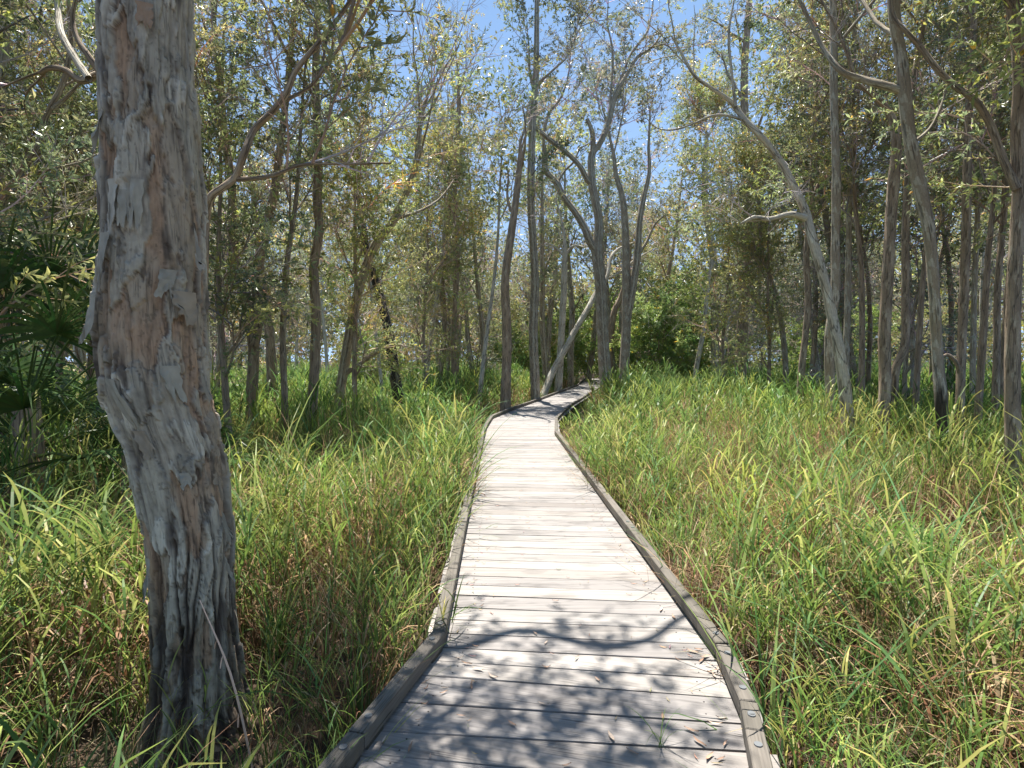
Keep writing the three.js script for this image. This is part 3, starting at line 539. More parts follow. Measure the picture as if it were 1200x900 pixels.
tracedTree({ seed: 113, slim: 0.85, z: 24, label: 'forked brown tree with spreading bare limbs beside the far boardwalk', bark: 'grey', pts: [[711, 478, 19], [710, 447, 18], [706, 385, 16], [704, 337, 15], [700, 297, 15], [702, 262, 12], [697, 232, 11], [694, 215, 11], [694, 180, 10], [702, 170, 8], [712, 147, 8], [721, 112, 7], [735, 87, 5], [747, 67, 4], [762, 57, 3], [776, 40, 2]], height: 0, crown: 0, fine: 5,
  limbs: [{ pts: [[701, 298, 13], [692, 284, 11], [685, 267, 10], [675, 250, 9], [660, 230, 9], [653, 215, 9], [640, 200, 8], [639, 180, 5], [637, 162, 4], [644, 132, 4], [655, 118, 3], [664, 98, 2]], branches: 4, from: 0.6, on: 1.5, leaf: forkLeaf },
    { pts: [[694, 216, 9], [688, 210, 8], [680, 195, 7], [662, 177, 7], [640, 160, 6], [622, 142, 6], [625, 120, 5], [630, 100, 4], [645, 85, 3], [662, 70, 2]], branches: 7, from: 0.55, on: 2.2, leaf: forkLeaf, dz: -0.8 },
    { pts: [[694, 182, 8], [695, 165, 7], [693, 152, 6], [688, 139, 5]], branches: 0 },
    { pts: [[720, 116, 5], [727, 95, 4], [740, 62, 3], [757, 40, 3], [764, 15, 2]], branches: 5, on: 1.6, leaf: forkLeaf, dz: 0.7 }, { pts: [[713, 145, 4], [716, 107, 3], [718, 62, 3], [712, 30, 2]], branches: 4, on: 1.8, leaf: forkLeaf, dz: 0.5 },
    { pts: [[653, 214, 4], [662, 200, 3], [672, 190, 3], [680, 174, 2], [689, 169, 2]], branches: 2, leaf: { bare: 0.6 } }, { pts: [[762, 57, 2], [778, 52, 2], [790, 60, 1]], branches: 3, leaf: forkLeaf }], palette: GREYGREEN, low: [0.72, 1, 6, forkLeaf] });
tracedTree({ seed: 114, slim: 0.85, z: 26.5, label: 'grey twin stemmed tree just past the forked brown one', bark: 'grey', pts: [[731, 470, 15], [731, 442, 14], [734, 385, 13], [734, 325, 12], [732, 255, 10], [729, 230, 8], [722, 205, 6]], height: 13, crown: 4, crownFrom: 0.7, spread: 3, leaf: forkLeaf, limbs: [{ pts: [[735, 372, 12], [740, 345, 11], [747, 300, 10], [750, 257, 8], [755, 230, 7], [761, 200, 5], [760, 172, 4]], on: 3, branches: 5, from: 0.7, leaf: forkLeaf }, { pts: [[746, 300, 5], [757, 285, 4], [768, 262, 3], [782, 250, 2]], branches: 4, leaf: { bare: 0.7 } }], palette: GREYGREEN });
tracedTree({ seed: 115, slim: 0.85, z: 28, label: 'pale trunk with a broken white top beside the far boardwalk', bark: 'pale', pts: [[654, 466, 11], [655, 445, 10], [659, 375, 9], [661, 335, 9], [662, 287, 7]], height: 0, crown: 0, limbs: [{ pts: [[662, 292, 5], [661, 275, 4], [656, 250, 3], [650, 232, 2]], branches: 5, leaf: { bare: 0.4, twigs: 3 } }, { pts: [[662, 300, 4], [672, 288, 3], [685, 290, 2]], branches: 3, leaf: { bare: 1 } }, { pts: [[661, 300, 4], [648, 288, 3], [640, 285, 2]], branches: 3, leaf: { bare: 1 } }] });
tracedTree({ seed: 116, slim: 0.72, z: 27, label: 'white trunk slanting steeply across towards the forked brown tree', bark: 'pale', pts: [[640, 455, 12], [647, 437, 11], [662, 410, 10], [675, 385, 9], [690, 360, 9], [698, 344, 8], [711, 326, 7], [716, 302, 6], [724, 292, 4], [742, 284, 2]], height: 0, crown: 1, crownFrom: 0.8, spread: 1, lean: 2, limbs: [{ pts: [[710, 328, 4], [728, 318, 4], [742, 306, 3], [765, 292, 2]], branches: 4, leaf: { bare: 0.6 } }], leaf: { bare: 0.3 } });
tracedTree({ seed: 117, z: 31, label: 'reddish slanting trunk behind the twin stemmed grey tree', bark: 'brown', pts: [[713, 455, 9], [715, 400, 8], [720, 365, 8], [729, 345, 7], [738, 300, 5]], height: 8, crown: 5, crownFrom: 0.5, spread: 1.5, low: [0.5, 0.9, 6], palette: GREYGREEN });
tracedTree({ seed: 118, z: 32, label: 'thin pale stem behind the broken topped pale trunk', bark: 'grey', pts: [[640, 455, 7], [641, 432, 7], [645, 365, 6], [650, 330, 6], [652, 260, 5]], height: 9, crown: 5, crownFrom: 0.45, spread: 1.5, low: [0.4, 0.9, 6], palette: YELLOW });
tracedTree({ seed: 120, z: 24, label: 'straight dark rough trunk beyond the sunny right grass', bark: 'brown', pts: [[868, 470, 14], [868, 430, 14], [872, 347, 13], [875, 292, 12], [876, 200, 10], [872, 100, 9], [878, 0, 7]], height: 16, crown: 8, crownFrom: 0.45, spread: 2.4, low: [0.3, 0.5, 6] });
tracedTree({ seed: 121, z: 30, label: 'pale bluish grey trunk far beyond the sunny grass, tall and bare', bark: 'pale', pts: [[838, 455, 11], [838, 408, 10], [836, 305, 9], [826, 234, 8], [828, 172, 6]], height: 13, crown: 6, crownFrom: 0.75, spread: 1.7, leaf: forkLeaf, limbs: [{ pts: [[827, 195, 4], [820, 172, 3], [808, 164, 2], [798, 166, 2]], branches: 2, leaf: { bare: 0.7 } }], palette: YELLOW });
tracedTree({ seed: 122, z: 20, label: 'thin zigzag stem standing beyond the sunny right grass', bark: 'grey', pts: [[922, 470, 7], [919, 408, 7], [911, 353, 6], [901, 320, 5], [893, 295, 5], [890, 240, 4]], height: 8, crown: 5, crownFrom: 0.45, spread: 1.4, low: [0.4, 0.9, 7] });
tracedTree({ seed: 123, z: 9.5, label: 'tree bending far over with a long sunlit white limb above the right grass', bark: 'pale', pts: [[996, 545, 17], [992, 478, 16], [983, 408, 14], [975, 369, 13], [963, 317, 12], [951, 277, 12], [945, 250, 11], [932, 222, 10], [915, 190, 9], [902, 172, 8], [887, 155, 8], [872, 140, 7], [857, 120, 6], [832, 102, 4], [815, 90, 4], [800, 65, 3], [787, 42, 2]], height: 0, crown: 3, crownFrom: 0.78, spread: 1.0, leaf: { len: 0.6, branches: 4, sprays: 2, bare: 0.3 },
  limbs: [{ pts: [[945, 256, 8], [927, 251, 7], [902, 257, 6], [884, 255, 5], [868, 262, 2]], branches: 4, leaf: { bare: 0.5, len: 0.5 } }, { pts: [[870, 140, 4], [850, 135, 3], [833, 136, 3], [812, 145, 2], [790, 152, 2], [770, 150, 1.5], [757, 138, 1]], branches: 4, leaf: { len: 0.5, sprays: 2 } }, { pts: [[862, 125, 4], [858, 90, 3], [854, 40, 3], [860, 0, 2]], on: 1, branches: 5, leaf: { len: 0.7 } }], palette: YELLOW });
tracedTree({ seed: 124, z: 10.5, label: 'upright trunk crossing behind the foot of the bending tree', bark: 'grey', pts: [[973, 545, 14], [974, 494, 13], [972, 396, 12], [979, 340, 12], [979, 286, 11], [980, 231, 11], [980, 200, 10], [977, 100, 10], [977, 37, 9], [976, -20, 8]], height: 9.5, crown: 7, crownFrom: 0.6, spread: 2.2, low: [0.5, 0.8, 8] });
tracedTree({ seed: 125, z: 15, label: 'dark slim trunk behind the bending tree, leaning away from it', bark: 'brown', pts: [[938, 480, 9], [939, 439, 9], [947, 356, 8], [945, 301, 7], [950, 230, 6], [956, 100, 5]], height: 9, crown: 7, crownFrom: 0.4, spread: 1.8, low: [0.4, 0.9, 6] });
tracedTree({ seed: 126, z: 14, label: 'slim grey trunk just behind the upright trunk by the bending tree', bark: 'grey', pts: [[991, 490, 9], [992, 408, 8], [994, 332, 8], [995, 255, 7], [998, 150, 6], [1002, 40, 5]], height: 10, crown: 8, crownFrom: 0.4, spread: 1.9, low: [0.5, 0.9, 5] });
tracedTree({ seed: 127, z: 9, label: 'straight flaky trunk in the right grass with a limb arching back near its top', bark: 'brown', pts: [[1031, 560, 16], [1033, 519, 15], [1037, 444, 15], [1037, 379, 14], [1041, 313, 14], [1046, 225, 14], [1050, 160, 12], [1042, 132, 9], [1024, 112, 7], [1006, 98, 5]], height: 7.5, crown: 5, crownFrom: 0.7, spread: 1.5, amp: 0.2 });
tracedTree({ seed: 128, z: 7.2, label: 'tall trunk with a charred black foot in the right grass', bark: 'grey', burnt: [-0.3, 1.15], pts: [[1103, 600, 17], [1104, 532, 16], [1103, 471, 15], [1098, 409, 14], [1095, 348, 14], [1090, 282, 15], [1079, 225, 16], [1066, 162, 17], [1060, 105, 16], [1055, 62, 15], [1049, 20, 14], [1046, -25, 13]], height: 8.5, crown: 7, crownFrom: 0.62, spread: 2, amp: 0.2, limbs: [{ pts: [[1057, 106, 10], [1032, 99, 9], [1010, 93, 8], [988, 85, 7], [968, 62, 6], [955, 38, 5], [940, 5, 4]], on: 1, branches: 7, dz: 0.6 }, { pts: [[1068, 170, 5], [1090, 150, 3], [1105, 118, 3], [1112, 92, 2]], branches: 4 }] });
tracedTree({ seed: 129, z: 11, label: 'dark trunk close behind the straight flaky one, its foot burnt', bark: 'brown', burnt: [-0.4, 0.9], pts: [[1047, 490, 11], [1050, 431, 11], [1059, 409, 11], [1061, 330, 10], [1061, 269, 10], [1064, 200, 9], [1072, 90, 8]], height: 9.5, crown: 7, crownFrom: 0.5, spread: 2 });
tracedTree({ seed: 130, z: 9.2, label: 'upright trunk with a short dark crooked limb at its foot in the right grass', bark: 'brown', burnt: [-0.4, 0.8], pts: [[1123, 545, 13], [1125, 471, 12], [1127, 400, 12], [1131, 313, 12], [1133, 225, 11], [1135, 140, 10], [1139, 75, 9], [1142, 0, 8]], height: 8.5, crown: 7, crownFrom: 0.6, spread: 1.9, amp: 0.18, limbs: [{ pts: [[1127, 445, 5], [1120, 424, 5], [1111, 416, 4], [1104, 418, 3]], branches: 0 }, { pts: [[1134, 170, 4], [1148, 164, 3], [1120, 165, 2]], branches: 2 }] });
tracedTree({ seed: 131, z: 13, label: 'thin stem close behind the trunk with the short dark limb', bark: 'grey', pts: [[1139, 490, 8], [1140, 436, 8], [1142, 335, 7], [1147, 225, 7], [1152, 100, 6]], height: 9.5, crown: 7, crownFrom: 0.45, spread: 1.8, low: [0.4, 0.8, 6] });
tracedTree({ seed: 132, z: 10, label: 'slim bowed trunk next to the stoutest trunk of the right grass', bark: 'brown', pts: [[1166, 530, 10], [1167, 471, 10], [1168, 400, 9], [1169, 335, 9], [1178, 225, 8], [1174, 120, 8], [1180, 0, 7]], height: 8.8, crown: 7, crownFrom: 0.55, spread: 1.8, low: [0.4, 0.7, 5] });
tracedTree({ seed: 133, slim: 0.88, z: 6, label: 'stoutest paperbark of the right grass, a long limb slanting off it overhead', bark: 'brown', pts: [[1189, 640, 26], [1188, 576, 24], [1186, 444, 22], [1190, 313, 21], [1194, 225, 20], [1192, 150, 20], [1195, 100, 20], [1191, 37, 20], [1184, -10, 19]], height: 8, crown: 8, crownFrom: 0.6, spread: 2.3, amp: 0.16, limbs: [{ pts: [[1192, 222, 11], [1175, 185, 10], [1160, 145, 9], [1142, 117, 9], [1120, 102, 8], [1097, 80, 8], [1080, 57, 7], [1062, 37, 6], [1047, 20, 6], [1042, -10, 5]], on: 1.5, branches: 6, from: 0.5, dz: 0.5, bark: 'brown' }] });

// ---------------------------------------------------------------- trees of the wood behind: one of each kind, then copies
function woodTree(o) {
  const rnd = rngOf(o.seed), t = thing(o.name, o.label, o.category ?? 'tree', o.group), mat = BARK[o.bark];
  const boughs = [], bare = [], base = { branches: 6, size: 1, bare: 0.3, ...o.leaf };
  for (let s = 0; s < (o.stems ?? 1); s++) {
    const az = rnd() * 6.28, spread = (o.stems ?? 1) > 1 ? 0.3 : 0.05, w = wander(V(0.1 * s * Math.cos(az), -0.15, 0.1 * s * Math.sin(az)), V(Math.cos(az) * spread + (o.tilt ?? 0), 1, Math.sin(az) * spread).normalize(), o.height * (1 - 0.15 * s), 7, rnd, o.bend ?? 0.1, 0.12);
    const A = new Acc(), st = A.tube(w.pts, [1.15, 1, 0.9, 0.78, 0.62, 0.45, 0.28, 0.1].map((k) => k * o.radius), o.radius > 0.05 ? 11 : 7, { segs: 24, amp: 0.12, seed: o.seed + s });
    part('trunk', A.build(), mat, t);
    const nl = o.limbs ?? 9, n = st.P.length - 1;
    for (let q = 0; q < nl; q++) {
      const f = lerp(o.from ?? 0.35, 0.99, (q + rnd()) / nl) * n, i = Math.min(n - 1, Math.floor(f)), B = new Acc(), r = Math.max(0.008, st.R[i] * 0.5), len = o.spread * (0.55 + 0.7 * rnd()) * (1 - 0.4 * i / n);
      const lw = wander(st.P[i], sideways(st.T[i], rnd, 0.6 + 0.6 * rnd()).add(V(0, 0.2, 0)).normalize(), len, 4, rnd, 0.22, 0.08), ls = B.tube(lw.pts, taper(r, r * 0.4, 4), 5, { segs: 5, seed: q });
      dress(ls, 0.15, 1, base, boughs, bare, rnd);
      part('limb', B.build(), mat, t);
    }
  }
  t.userData.joined = true;                         // copies of this tree share one crown mesh
  finish(t, boughs, bare, o.shape ?? BOUGH.far, rnd, o.palette ?? GREENS, o.gain ?? 1);
  delete t.userData.joined;
  return t;
}
const WOOD = [
  woodTree({ seed: 201, name: 'paperbark_tree', label: 'slender straight grey paperbark in the wood behind the grass', group: 'straight grey paperbarks of the wood', bark: 'grey', height: 12, radius: 0.14, limbs: 12, from: 0.3, spread: 2.2 }),
  woodTree({ seed: 202, name: 'paperbark_tree', label: 'slim dark brown trunk in the wood behind the grass', group: 'dark brown trunks of the wood', bark: 'brown', height: 11, radius: 0.12, limbs: 12, from: 0.28, spread: 2.1, palette: YELLOW }),
  woodTree({ seed: 203, name: 'paperbark_tree', label: 'tree with two stems from one foot in the wood behind the grass', group: 'twin stemmed trees of the wood', bark: 'grey', height: 10.5, radius: 0.11, stems: 2, limbs: 8, from: 0.35, spread: 2.0, palette: GREYGREEN }),
  woodTree({ seed: 204, name: 'paperbark_tree', label: 'leaning thin pale trunk in the wood behind the grass', group: 'leaning pale trunks of the wood', bark: 'pale', height: 10, radius: 0.09, tilt: 0.28, limbs: 9, from: 0.4, spread: 1.8, bend: 0.14 }),
  woodTree({ seed: 205, name: 'sapling', label: 'bushy olive sapling with leaves down to the grass', group: 'olive saplings under the trees', bark: 'brown', height: 5.2, radius: 0.05, limbs: 14, from: 0.14, spread: 1.5, leaf: { branches: 7, size: 0.75 }, palette: YELLOW }),
  woodTree({ seed: 206, name: 'sapling', label: 'wispy grey green sapling with many bare twigs', group: 'wispy grey green saplings under the trees', bark: 'grey', height: 6.4, radius: 0.055, limbs: 15, from: 0.15, spread: 1.7, stems: 1, leaf: { bare: 0.4, size: 0.8, branches: 7 }, palette: GREYGREEN }),
  woodTree({ seed: 207, name: 'leafy_shrub', category: 'shrub', label: 'bright green broad leaved shrub at the edge of the wood', group: 'bright green shrubs at the edge of the wood', bark: 'brown', height: 4.2, radius: 0.04, stems: 3, limbs: 7, from: 0.15, spread: 1.7, bend: 0.2, leaf: { size: 0.95, bare: 0.15, branches: 6 }, shape: BOUGH.broad, palette: [[0.25, 0.36, 0.1], [0.32, 0.42, 0.13], [0.19, 0.28, 0.08], [0.36, 0.45, 0.17]] }),
  woodTree({ seed: 208, name: 'young_paperbark', label: 'leafy young paperbark whose twigs hang low among the nearer trunks', group: 'leafy young paperbarks among the nearer trunks', bark: 'brown', height: 8.6, radius: 0.06, limbs: 16, from: 0.22, spread: 1.7, leaf: { branches: 8, bare: 0.2 }, shape: BOUGH.near, palette: YELLOW }),
  woodTree({ seed: 209, name: 'young_paperbark', label: 'thin dark leaved young paperbark with drooping boughs in the shade', group: 'dark leaved young paperbarks in the shade', bark: 'brown', height: 7.6, radius: 0.055, limbs: 15, from: 0.25, spread: 1.6, leaf: { branches: 8, bare: 0.15 }, shape: BOUGH.near, palette: GREENS }),
  woodTree({ seed: 211, name: 'paperbark_tree', label: 'thin pale pole of a tree with a small high crown in the wood', group: 'thin pale poles of the wood', bark: 'pale', height: 10.5, radius: 0.075, limbs: 7, from: 0.6, spread: 1.6, bend: 0.07, palette: YELLOW, leaf: { branches: 5 } }),
  woodTree({ seed: 210, name: 'young_paperbark', label: 'thin high crowned young paperbark between the stouter trunks', group: 'high crowned young paperbarks', bark: 'brown', height: 9.5, radius: 0.065, limbs: 11, from: 0.5, spread: 1.8, leaf: { branches: 8, bare: 0.2 }, shape: BOUGH.near, palette: GREENS }),
];
const taken = [];
{
  const rnd = rngOf(4242), used = new Set(), free = (x, z, d) => taken.every(([a, b]) => (a - x) ** 2 + (b - z) ** 2 > d * d);
  scene.children.forEach((o) => { if (o.userData.category === 'tree' && o.children[0]?.name === 'trunk' && !WOOD.includes(o)) { const p = o.children[0].geometry.attributes.position; taken.push([p.getX(0), p.getZ(0)]); } });
  const put = (kind, x, z, s) => {
    const src = WOOD[kind], o = used.has(kind) ? copyOf(src) : src; used.add(kind);
    o.position.set(x, GROUND - 0.02, z); o.rotation.y = rnd() * 6.28; o.scale.setScalar(s); taken.push([x, z]);
  };
  const inField = (x, z) => (x > -8.5 && x < 0 && z > -11.5) || (x > 0 && x < 10 && z > -17 && x < 2.5 + -z * 0.55) || z > -4;
  // tall trees
  let n = 0;
  for (let q = 0; q < 6000 && n < 64; q++) {
    const z = -13 - 52 * Math.pow(rnd(), 0.85), x = (rnd() * 2 - 1) * (-z * 0.93 + 4), a = x / -z, gapView = a > -0.075 && a < 0.30;
    if (inField(x, z) || !offDeck(x, z, 1.5) || !free(x, z, 1.9)) continue;
    if (a > 0.19 && a < 0.37 && z > -46 && z < -25) continue;            // open above the bright shrubs
    if (gapView && (z > -29 || (z > -34 && rnd() < 0.5))) continue;                 // an opening in the wood along the path
    put(Math.floor(rnd() * 4), x, z, gapView ? 0.8 + 0.35 * rnd() : 0.85 + 0.4 * rnd()); n++;
  }
  for (let q = 0, m = 0; q < 4000 && m < 44; q++) {                     // thin poles between them
    const z = -12 - 34 * rnd(), x = (rnd() * 2 - 1) * (-z * 0.92 + 2), a = x / -z;
    if (inField(x, z) || !offDeck(x, z, 1.3) || !free(x, z, 1.2) || (a > -0.05 && a < 0.3 && z > -30)) continue;
    put(9, x, z, 0.8 + 0.45 * rnd()); m++;
  }
  // saplings and shrubs under them
  n = 0;
  for (let q = 0; q < 6000 && n < 40; q++) {
    const z = -11 - 44 * Math.pow(rnd(), 0.8), x = (rnd() * 2 - 1) * (-z * 0.9 + 2), a = x / -z;
    if (inField(x, z) || !offDeck(x, z, 1.7) || !free(x, z, 1.3)) continue;
    if (a > 0.02 && a < 0.36 && z > -27) continue;
    put(rnd() < 0.4 ? 4 : 5, x, z, 0.6 + 0.55 * rnd()); n++;
  }
  for (const [px, d, s] of [[772, 30, 1.3], [800, 33, 1.5], [755, 37, 1.4], [842, 36, 1.1], [690, 44, 1.5], [665, 40, 1.3], [940, 30, 0.9], [640, 37, 1.1], [740, 47, 1.5], [605, 34, 0.9], [450, 24, 0.7], [980, 24, 0.9]]) { const p = at(px, 440, d); put(6, p.x, p.z, s); }
  for (const [px, d, k, s] of [[330, 10, 10, 0.9], [415, 12.5, 7, 0.95], [270, 8.5, 8, 0.95], [70, 9.5, 8, 1], [10, 8, 8, 0.95], [-20, 5.2, 8, 0.95], [100, 11, 7, 1], [1010, 13, 10, 1.05], [1075, 12, 10, 0.95], [1150, 9.5, 10, 0.9], [1115, 15, 10, 1.1], [1210, 7.5, 10, 0.85], [955, 17, 10, 1.15], [900, 19, 7, 1.0], [850, 21, 7, 1.05], [1290, 5.5, 10, 0.9], [1175, 12, 10, 1.0], [1020, 17, 10, 1.1], [1090, 18, 10, 1.2], [500, 20, 7, 1.1]]) { const p = at(px, 440, d); put(k, p.x, p.z, s); }
  for (const [px, d, k, s] of [[668, 34, 0, 1.35], [724, 37, 2, 1.4], [642, 31, 0, 1.2], [778, 32, 1, 1.25], [566, 28, 2, 1.2], [688, 39, 0, 1.35], [812, 27, 3, 1.2], [746, 44, 1, 1.45], [605, 41, 2, 1.4]]) { const p = at(px, 440, d); put(k, p.x, p.z, s); }
  // the wood goes on beside and behind the camera
  for (const [x, z, k] of [[5.0, -4.2, 10], [4.6, -1.6, 10], [8.2, -3.5, 0], [9.5, -8.5, 1], [7.4, 0.6, 2], [-8.2, -3.0, 1], [-7.2, -7.6, 0], [-10.5, -9, 2], [-6.5, 1.5, 0], [5.2, 3.5, 1], [-3.6, 4.8, 2], [2.6, 6.4, 0], [0.5, 10, 1]]) put(k, x, z, 0.9 + 0.25 * rnd());
}
// the closed wall of the farther wood
{
  const rnd = rngOf(99), s = [];
  for (let k = 0; k < 1400; k++) {
    const ang = (rnd() * 2 - 1) * 0.95, d = 54 + 26 * rnd(), x = Math.sin(ang) * d, z = -Math.cos(ang) * d, a = x / -z;
    const top = (a > -0.08 && a < 0.3 ? 8 : 13) + 4 * noise(x * 0.15, z * 0.15, 2), y = GROUND + 0.3 + (top - 0.3) * Math.pow(rnd(), 1.25);
    s.push({ p: V(x, y, z), d: randDir(rnd).add(V(0, 0.6, 0)).normalize(), s: 3.2 + 1.8 * rnd() });
  }
  const g = new THREE.Group(); crownMesh('distant_wood', s, [BOUGH.far[0]], foliageMat, g, rnd, YELLOW);
  const m = g.children[0]; m.userData = { label: 'dim green mass of far woodland closing the view', category: 'woodland', kind: 'stuff' }; scene.add(m);
}

// ---------------------------------------------------------------- fan palm in the shade on the left
{
  const p0 = at(30, 470, 5.6), t = thing('fan_palm', 'dark fan palm with drooping segmented leaves in the left shade', 'palm'), rnd = rngOf(71);
  t.position.set(p0.x, GROUND, p0.z); t.scale.set(1.05, 1.4, 1.05);
  const A = new Acc(); A.tube([V(0, -0.1, 0), V(0.03, 0.6, 0.02), V(0, 1.15, 0)], [0.16, 0.13, 0.1], 12, { segs: 8, amp: 0.2, seed: 8 }); part('trunk', A.build(), BARK.brown, t);
  for (let f = 0; f < 30; f++) {
    const B = new Acc(), az = f * 2.4 + rnd() * 0.4, el = lerp(1.25, -0.35, f / 30) + 0.15 * (rnd() - 0.5), len = 0.75 + 0.45 * rnd(), b = V(0, 1.1 - 0.02 * f, 0);
    const d = V(Math.cos(az) * Math.cos(el), Math.sin(el), Math.sin(az) * Math.cos(el)), e = b.clone().addScaledVector(d, len).add(V(0, -0.1 * len, 0));
    B.tube([b, b.clone().lerp(e, 0.5).add(V(0, 0.05, 0)), e], [0.014, 0.01, 0.007], 4, { segs: 4, color: () => [0.07, 0.11, 0.03] });
    const side = d.clone().cross(UPV).normalize(), nrm = side.clone().cross(d).normalize(), N = 26, L = 0.66 + 0.22 * rnd();
    for (let k = 0; k < N; k++) {
      const a = lerp(-2.1, 2.1, (k + 0.5) / N), dir = d.clone().multiplyScalar(Math.cos(a)).addScaledVector(side, Math.sin(a)).addScaledVector(nrm, 0.12).normalize(), l = L * (1 - 0.12 * Math.abs(a)) * (0.92 + 0.16 * rnd()), perp = dir.clone().cross(nrm).normalize();
      const q = [0.045 + 0.025 * rnd(), 0.085 + 0.04 * rnd(), 0.032]; let prev = null;
      for (let s = 0; s <= 4; s++) {
        const v = s / 4, w = 0.013 * (s === 4 ? 0.05 : Math.sin(Math.PI * (0.25 + 0.68 * v))), c = e.clone().addScaledVector(dir, l * v).add(V(0, -(0.2 + 0.35 * Math.abs(Math.sin(k * 1.7))) * l * Math.pow(v, 2.6), 0)), x = c.clone().addScaledVector(perp, w), y = c.clone().addScaledVector(perp, -w).addScaledVector(nrm, w * 0.7);
        const i = B.vert(x.x, x.y, x.z, 0, v, ...q), j = B.vert(y.x, y.y, y.z, 1, v, ...q); if (prev) B.quad(prev[0], prev[1], j, i); prev = [i, j];
      }
    }
    part('frond', B.build(true), palmMat, t);
  }
  const two = copyOf(t, 'smaller fan palm crowding the dark fan palm, against the thick paperbark'); two.position.set(p0.x + 0.75, GROUND - 0.25, p0.z - 1.1); two.rotation.y = 2.1; two.scale.setScalar(0.8);
  const three = copyOf(t, 'low fan palm tucked behind the dark fan palm, farthest from the path'); three.position.set(p0.x - 0.9, GROUND - 0.1, p0.z - 0.9); three.rotation.y = 4.1; three.scale.setScalar(0.9);
}

// ---------------------------------------------------------------- grass
const GREEN_BLADE = [[0.185, 0.29, 0.065], [0.12, 0.215, 0.055], [0.27, 0.36, 0.09], [0.135, 0.24, 0.09], [0.36, 0.42, 0.135], [0.09, 0.17, 0.045]], DRY = [[0.52, 0.38, 0.22], [0.4, 0.26, 0.15], [0.6, 0.47, 0.3], [0.26, 0.155, 0.09], [0.46, 0.29, 0.18]];
const pick = (a, r) => a[Math.floor(r() * a.length)];
function reedClump(seed, stems, h, wide = 1) {                 // leafy upright stems with leaves along them
  const A = new Acc(), r = rngOf(seed);
  for (let s = 0; s < stems; s++) {
    const a = r() * 6.28, q = 0.22 * Math.sqrt(r()), x = Math.cos(a) * q, z = Math.sin(a) * q, H = h * (0.65 + 0.45 * r()), lx = 0.22 * (r() - 0.5) * H, lz = 0.22 * (r() - 0.5) * H, dry = pick(DRY, r), gr = pick(GREEN_BLADE, r);
    A.tube([V(x, 0, z), V(x + lx * 0.4, H * 0.5, z + lz * 0.4), V(x + lx, H * 0.92, z + lz)], [0.0042 * wide, 0.0034 * wide, 0.0014], 3, { segs: 4, color: (X, y) => (y < H * 0.6 ? dry : [gr[0] * 1.2, gr[1], gr[2]]) });
    const n = 6 + Math.floor(r() * 4); let az = r() * 6.28;
    for (let k = 0; k < n; k++) {
      const t = lerp(0.18, 0.97, Math.pow(k / (n - 1), 0.7)), dead = t < 0.52 && r() < 0.8, c = dead ? pick(DRY, r) : gr, v = 0.8 + 0.4 * r(); az += 2.6 + 0.9 * (r() - 0.5);
      const ox = lx * t * t, oz = lz * t * t;
      A.blade(x + ox, t * H * 0.95, z + oz, az, 0.35 + 0.35 * r(), (0.26 + 0.24 * r()) * (1.1 - 0.2 * t), (0.013 + 0.011 * r()) * wide, dead ? 2.0 + r() : 0.7 + 1.1 * r(), 4, c.map((y) => y * v), dead ? c : c.map((y, i) => y * v * [1.25, 1.1, 1][i]), r() - 0.5);
    }
  }
  return A.build(true);
}
function sedgeClump(seed, n, h, w, dryShare) {       // long thin blades arching from one foot
  const A = new Acc(), r = rngOf(seed);
  for (let k = 0; k < n; k++) {
    const a = r() * 6.28, q = 0.1 * Math.sqrt(r()), dead = r() < dryShare, c = pick(dead ? DRY : GREEN_BLADE, r), v = 0.8 + 0.4 * r();
    A.blade(Math.cos(a) * q, 0, Math.sin(a) * q, a + 0.8 * (r() - 0.5), 0.08 + 0.35 * r(), h * (0.6 + 0.6 * r()), w * (0.7 + 0.6 * r()), 0.8 + 1.7 * r() * r(), 7, c.map((y) => y * v * 0.9), c.map((y) => y * v * 1.1), 1.2 * (r() - 0.5));
  }
  return A.build(true);
}
function strawClump(seed, n, h, wide = 1) {                    // last year's stems and leaves, a dry tangle low down
  const A = new Acc(), r = rngOf(seed);
  for (let k = 0; k < n; k++) {
    const a = r() * 6.28, q = 0.2 * Math.sqrt(r()), c = pick(DRY, r), v = 0.6 + 0.6 * r(), bent = r() < 0.5;
    A.blade(Math.cos(a) * q, bent ? h * 0.5 * r() : 0, Math.sin(a) * q, r() * 6.28, bent ? 0.4 + 1.0 * r() : 0.05 + 0.3 * r(), h * (0.4 + 0.6 * r()), (0.003 + 0.005 * r()) * wide, bent ? 1.5 * r() : 0.5 * r(), 4, c.map((y) => y * v), c.map((y) => y * v), r() - 0.5);
  }
  return A.build(true);
}
// square tiles of grass: reeds, sedge, long blades and a dry tangle below, grown together in uneven clumps
function sow(A, g, r, x, y, z, s, hh, tint = [1, 1, 1]) {
  const p = g.attributes.position, c = g.attributes.color, ix = g.index, st = A.count, a = r() * 6.28, ca = Math.cos(a), sa = Math.sin(a), lx = 0.24 * (r() - 0.5), lz = 0.24 * (r() - 0.5), v = 0.72 + 0.5 * r(), warm = 0.88 + 0.3 * r();
  for (let i = 0; i < p.count; i++) { const X = p.getX(i) * s, Y = p.getY(i) * hh, Z = p.getZ(i) * s; A.vert(x + X * ca - Z * sa + lx * Y, y + Y, z + X * sa + Z * ca + lz * Y, 0, 0, c.getX(i) * v * warm * tint[0], c.getY(i) * v * tint[1], c.getZ(i) * v * tint[2]); }
  for (let i = 0; i < ix.count; i += 3) A.tri(st + ix.getX(i), st + ix.getX(i + 1), st + ix.getX(i + 2));
}
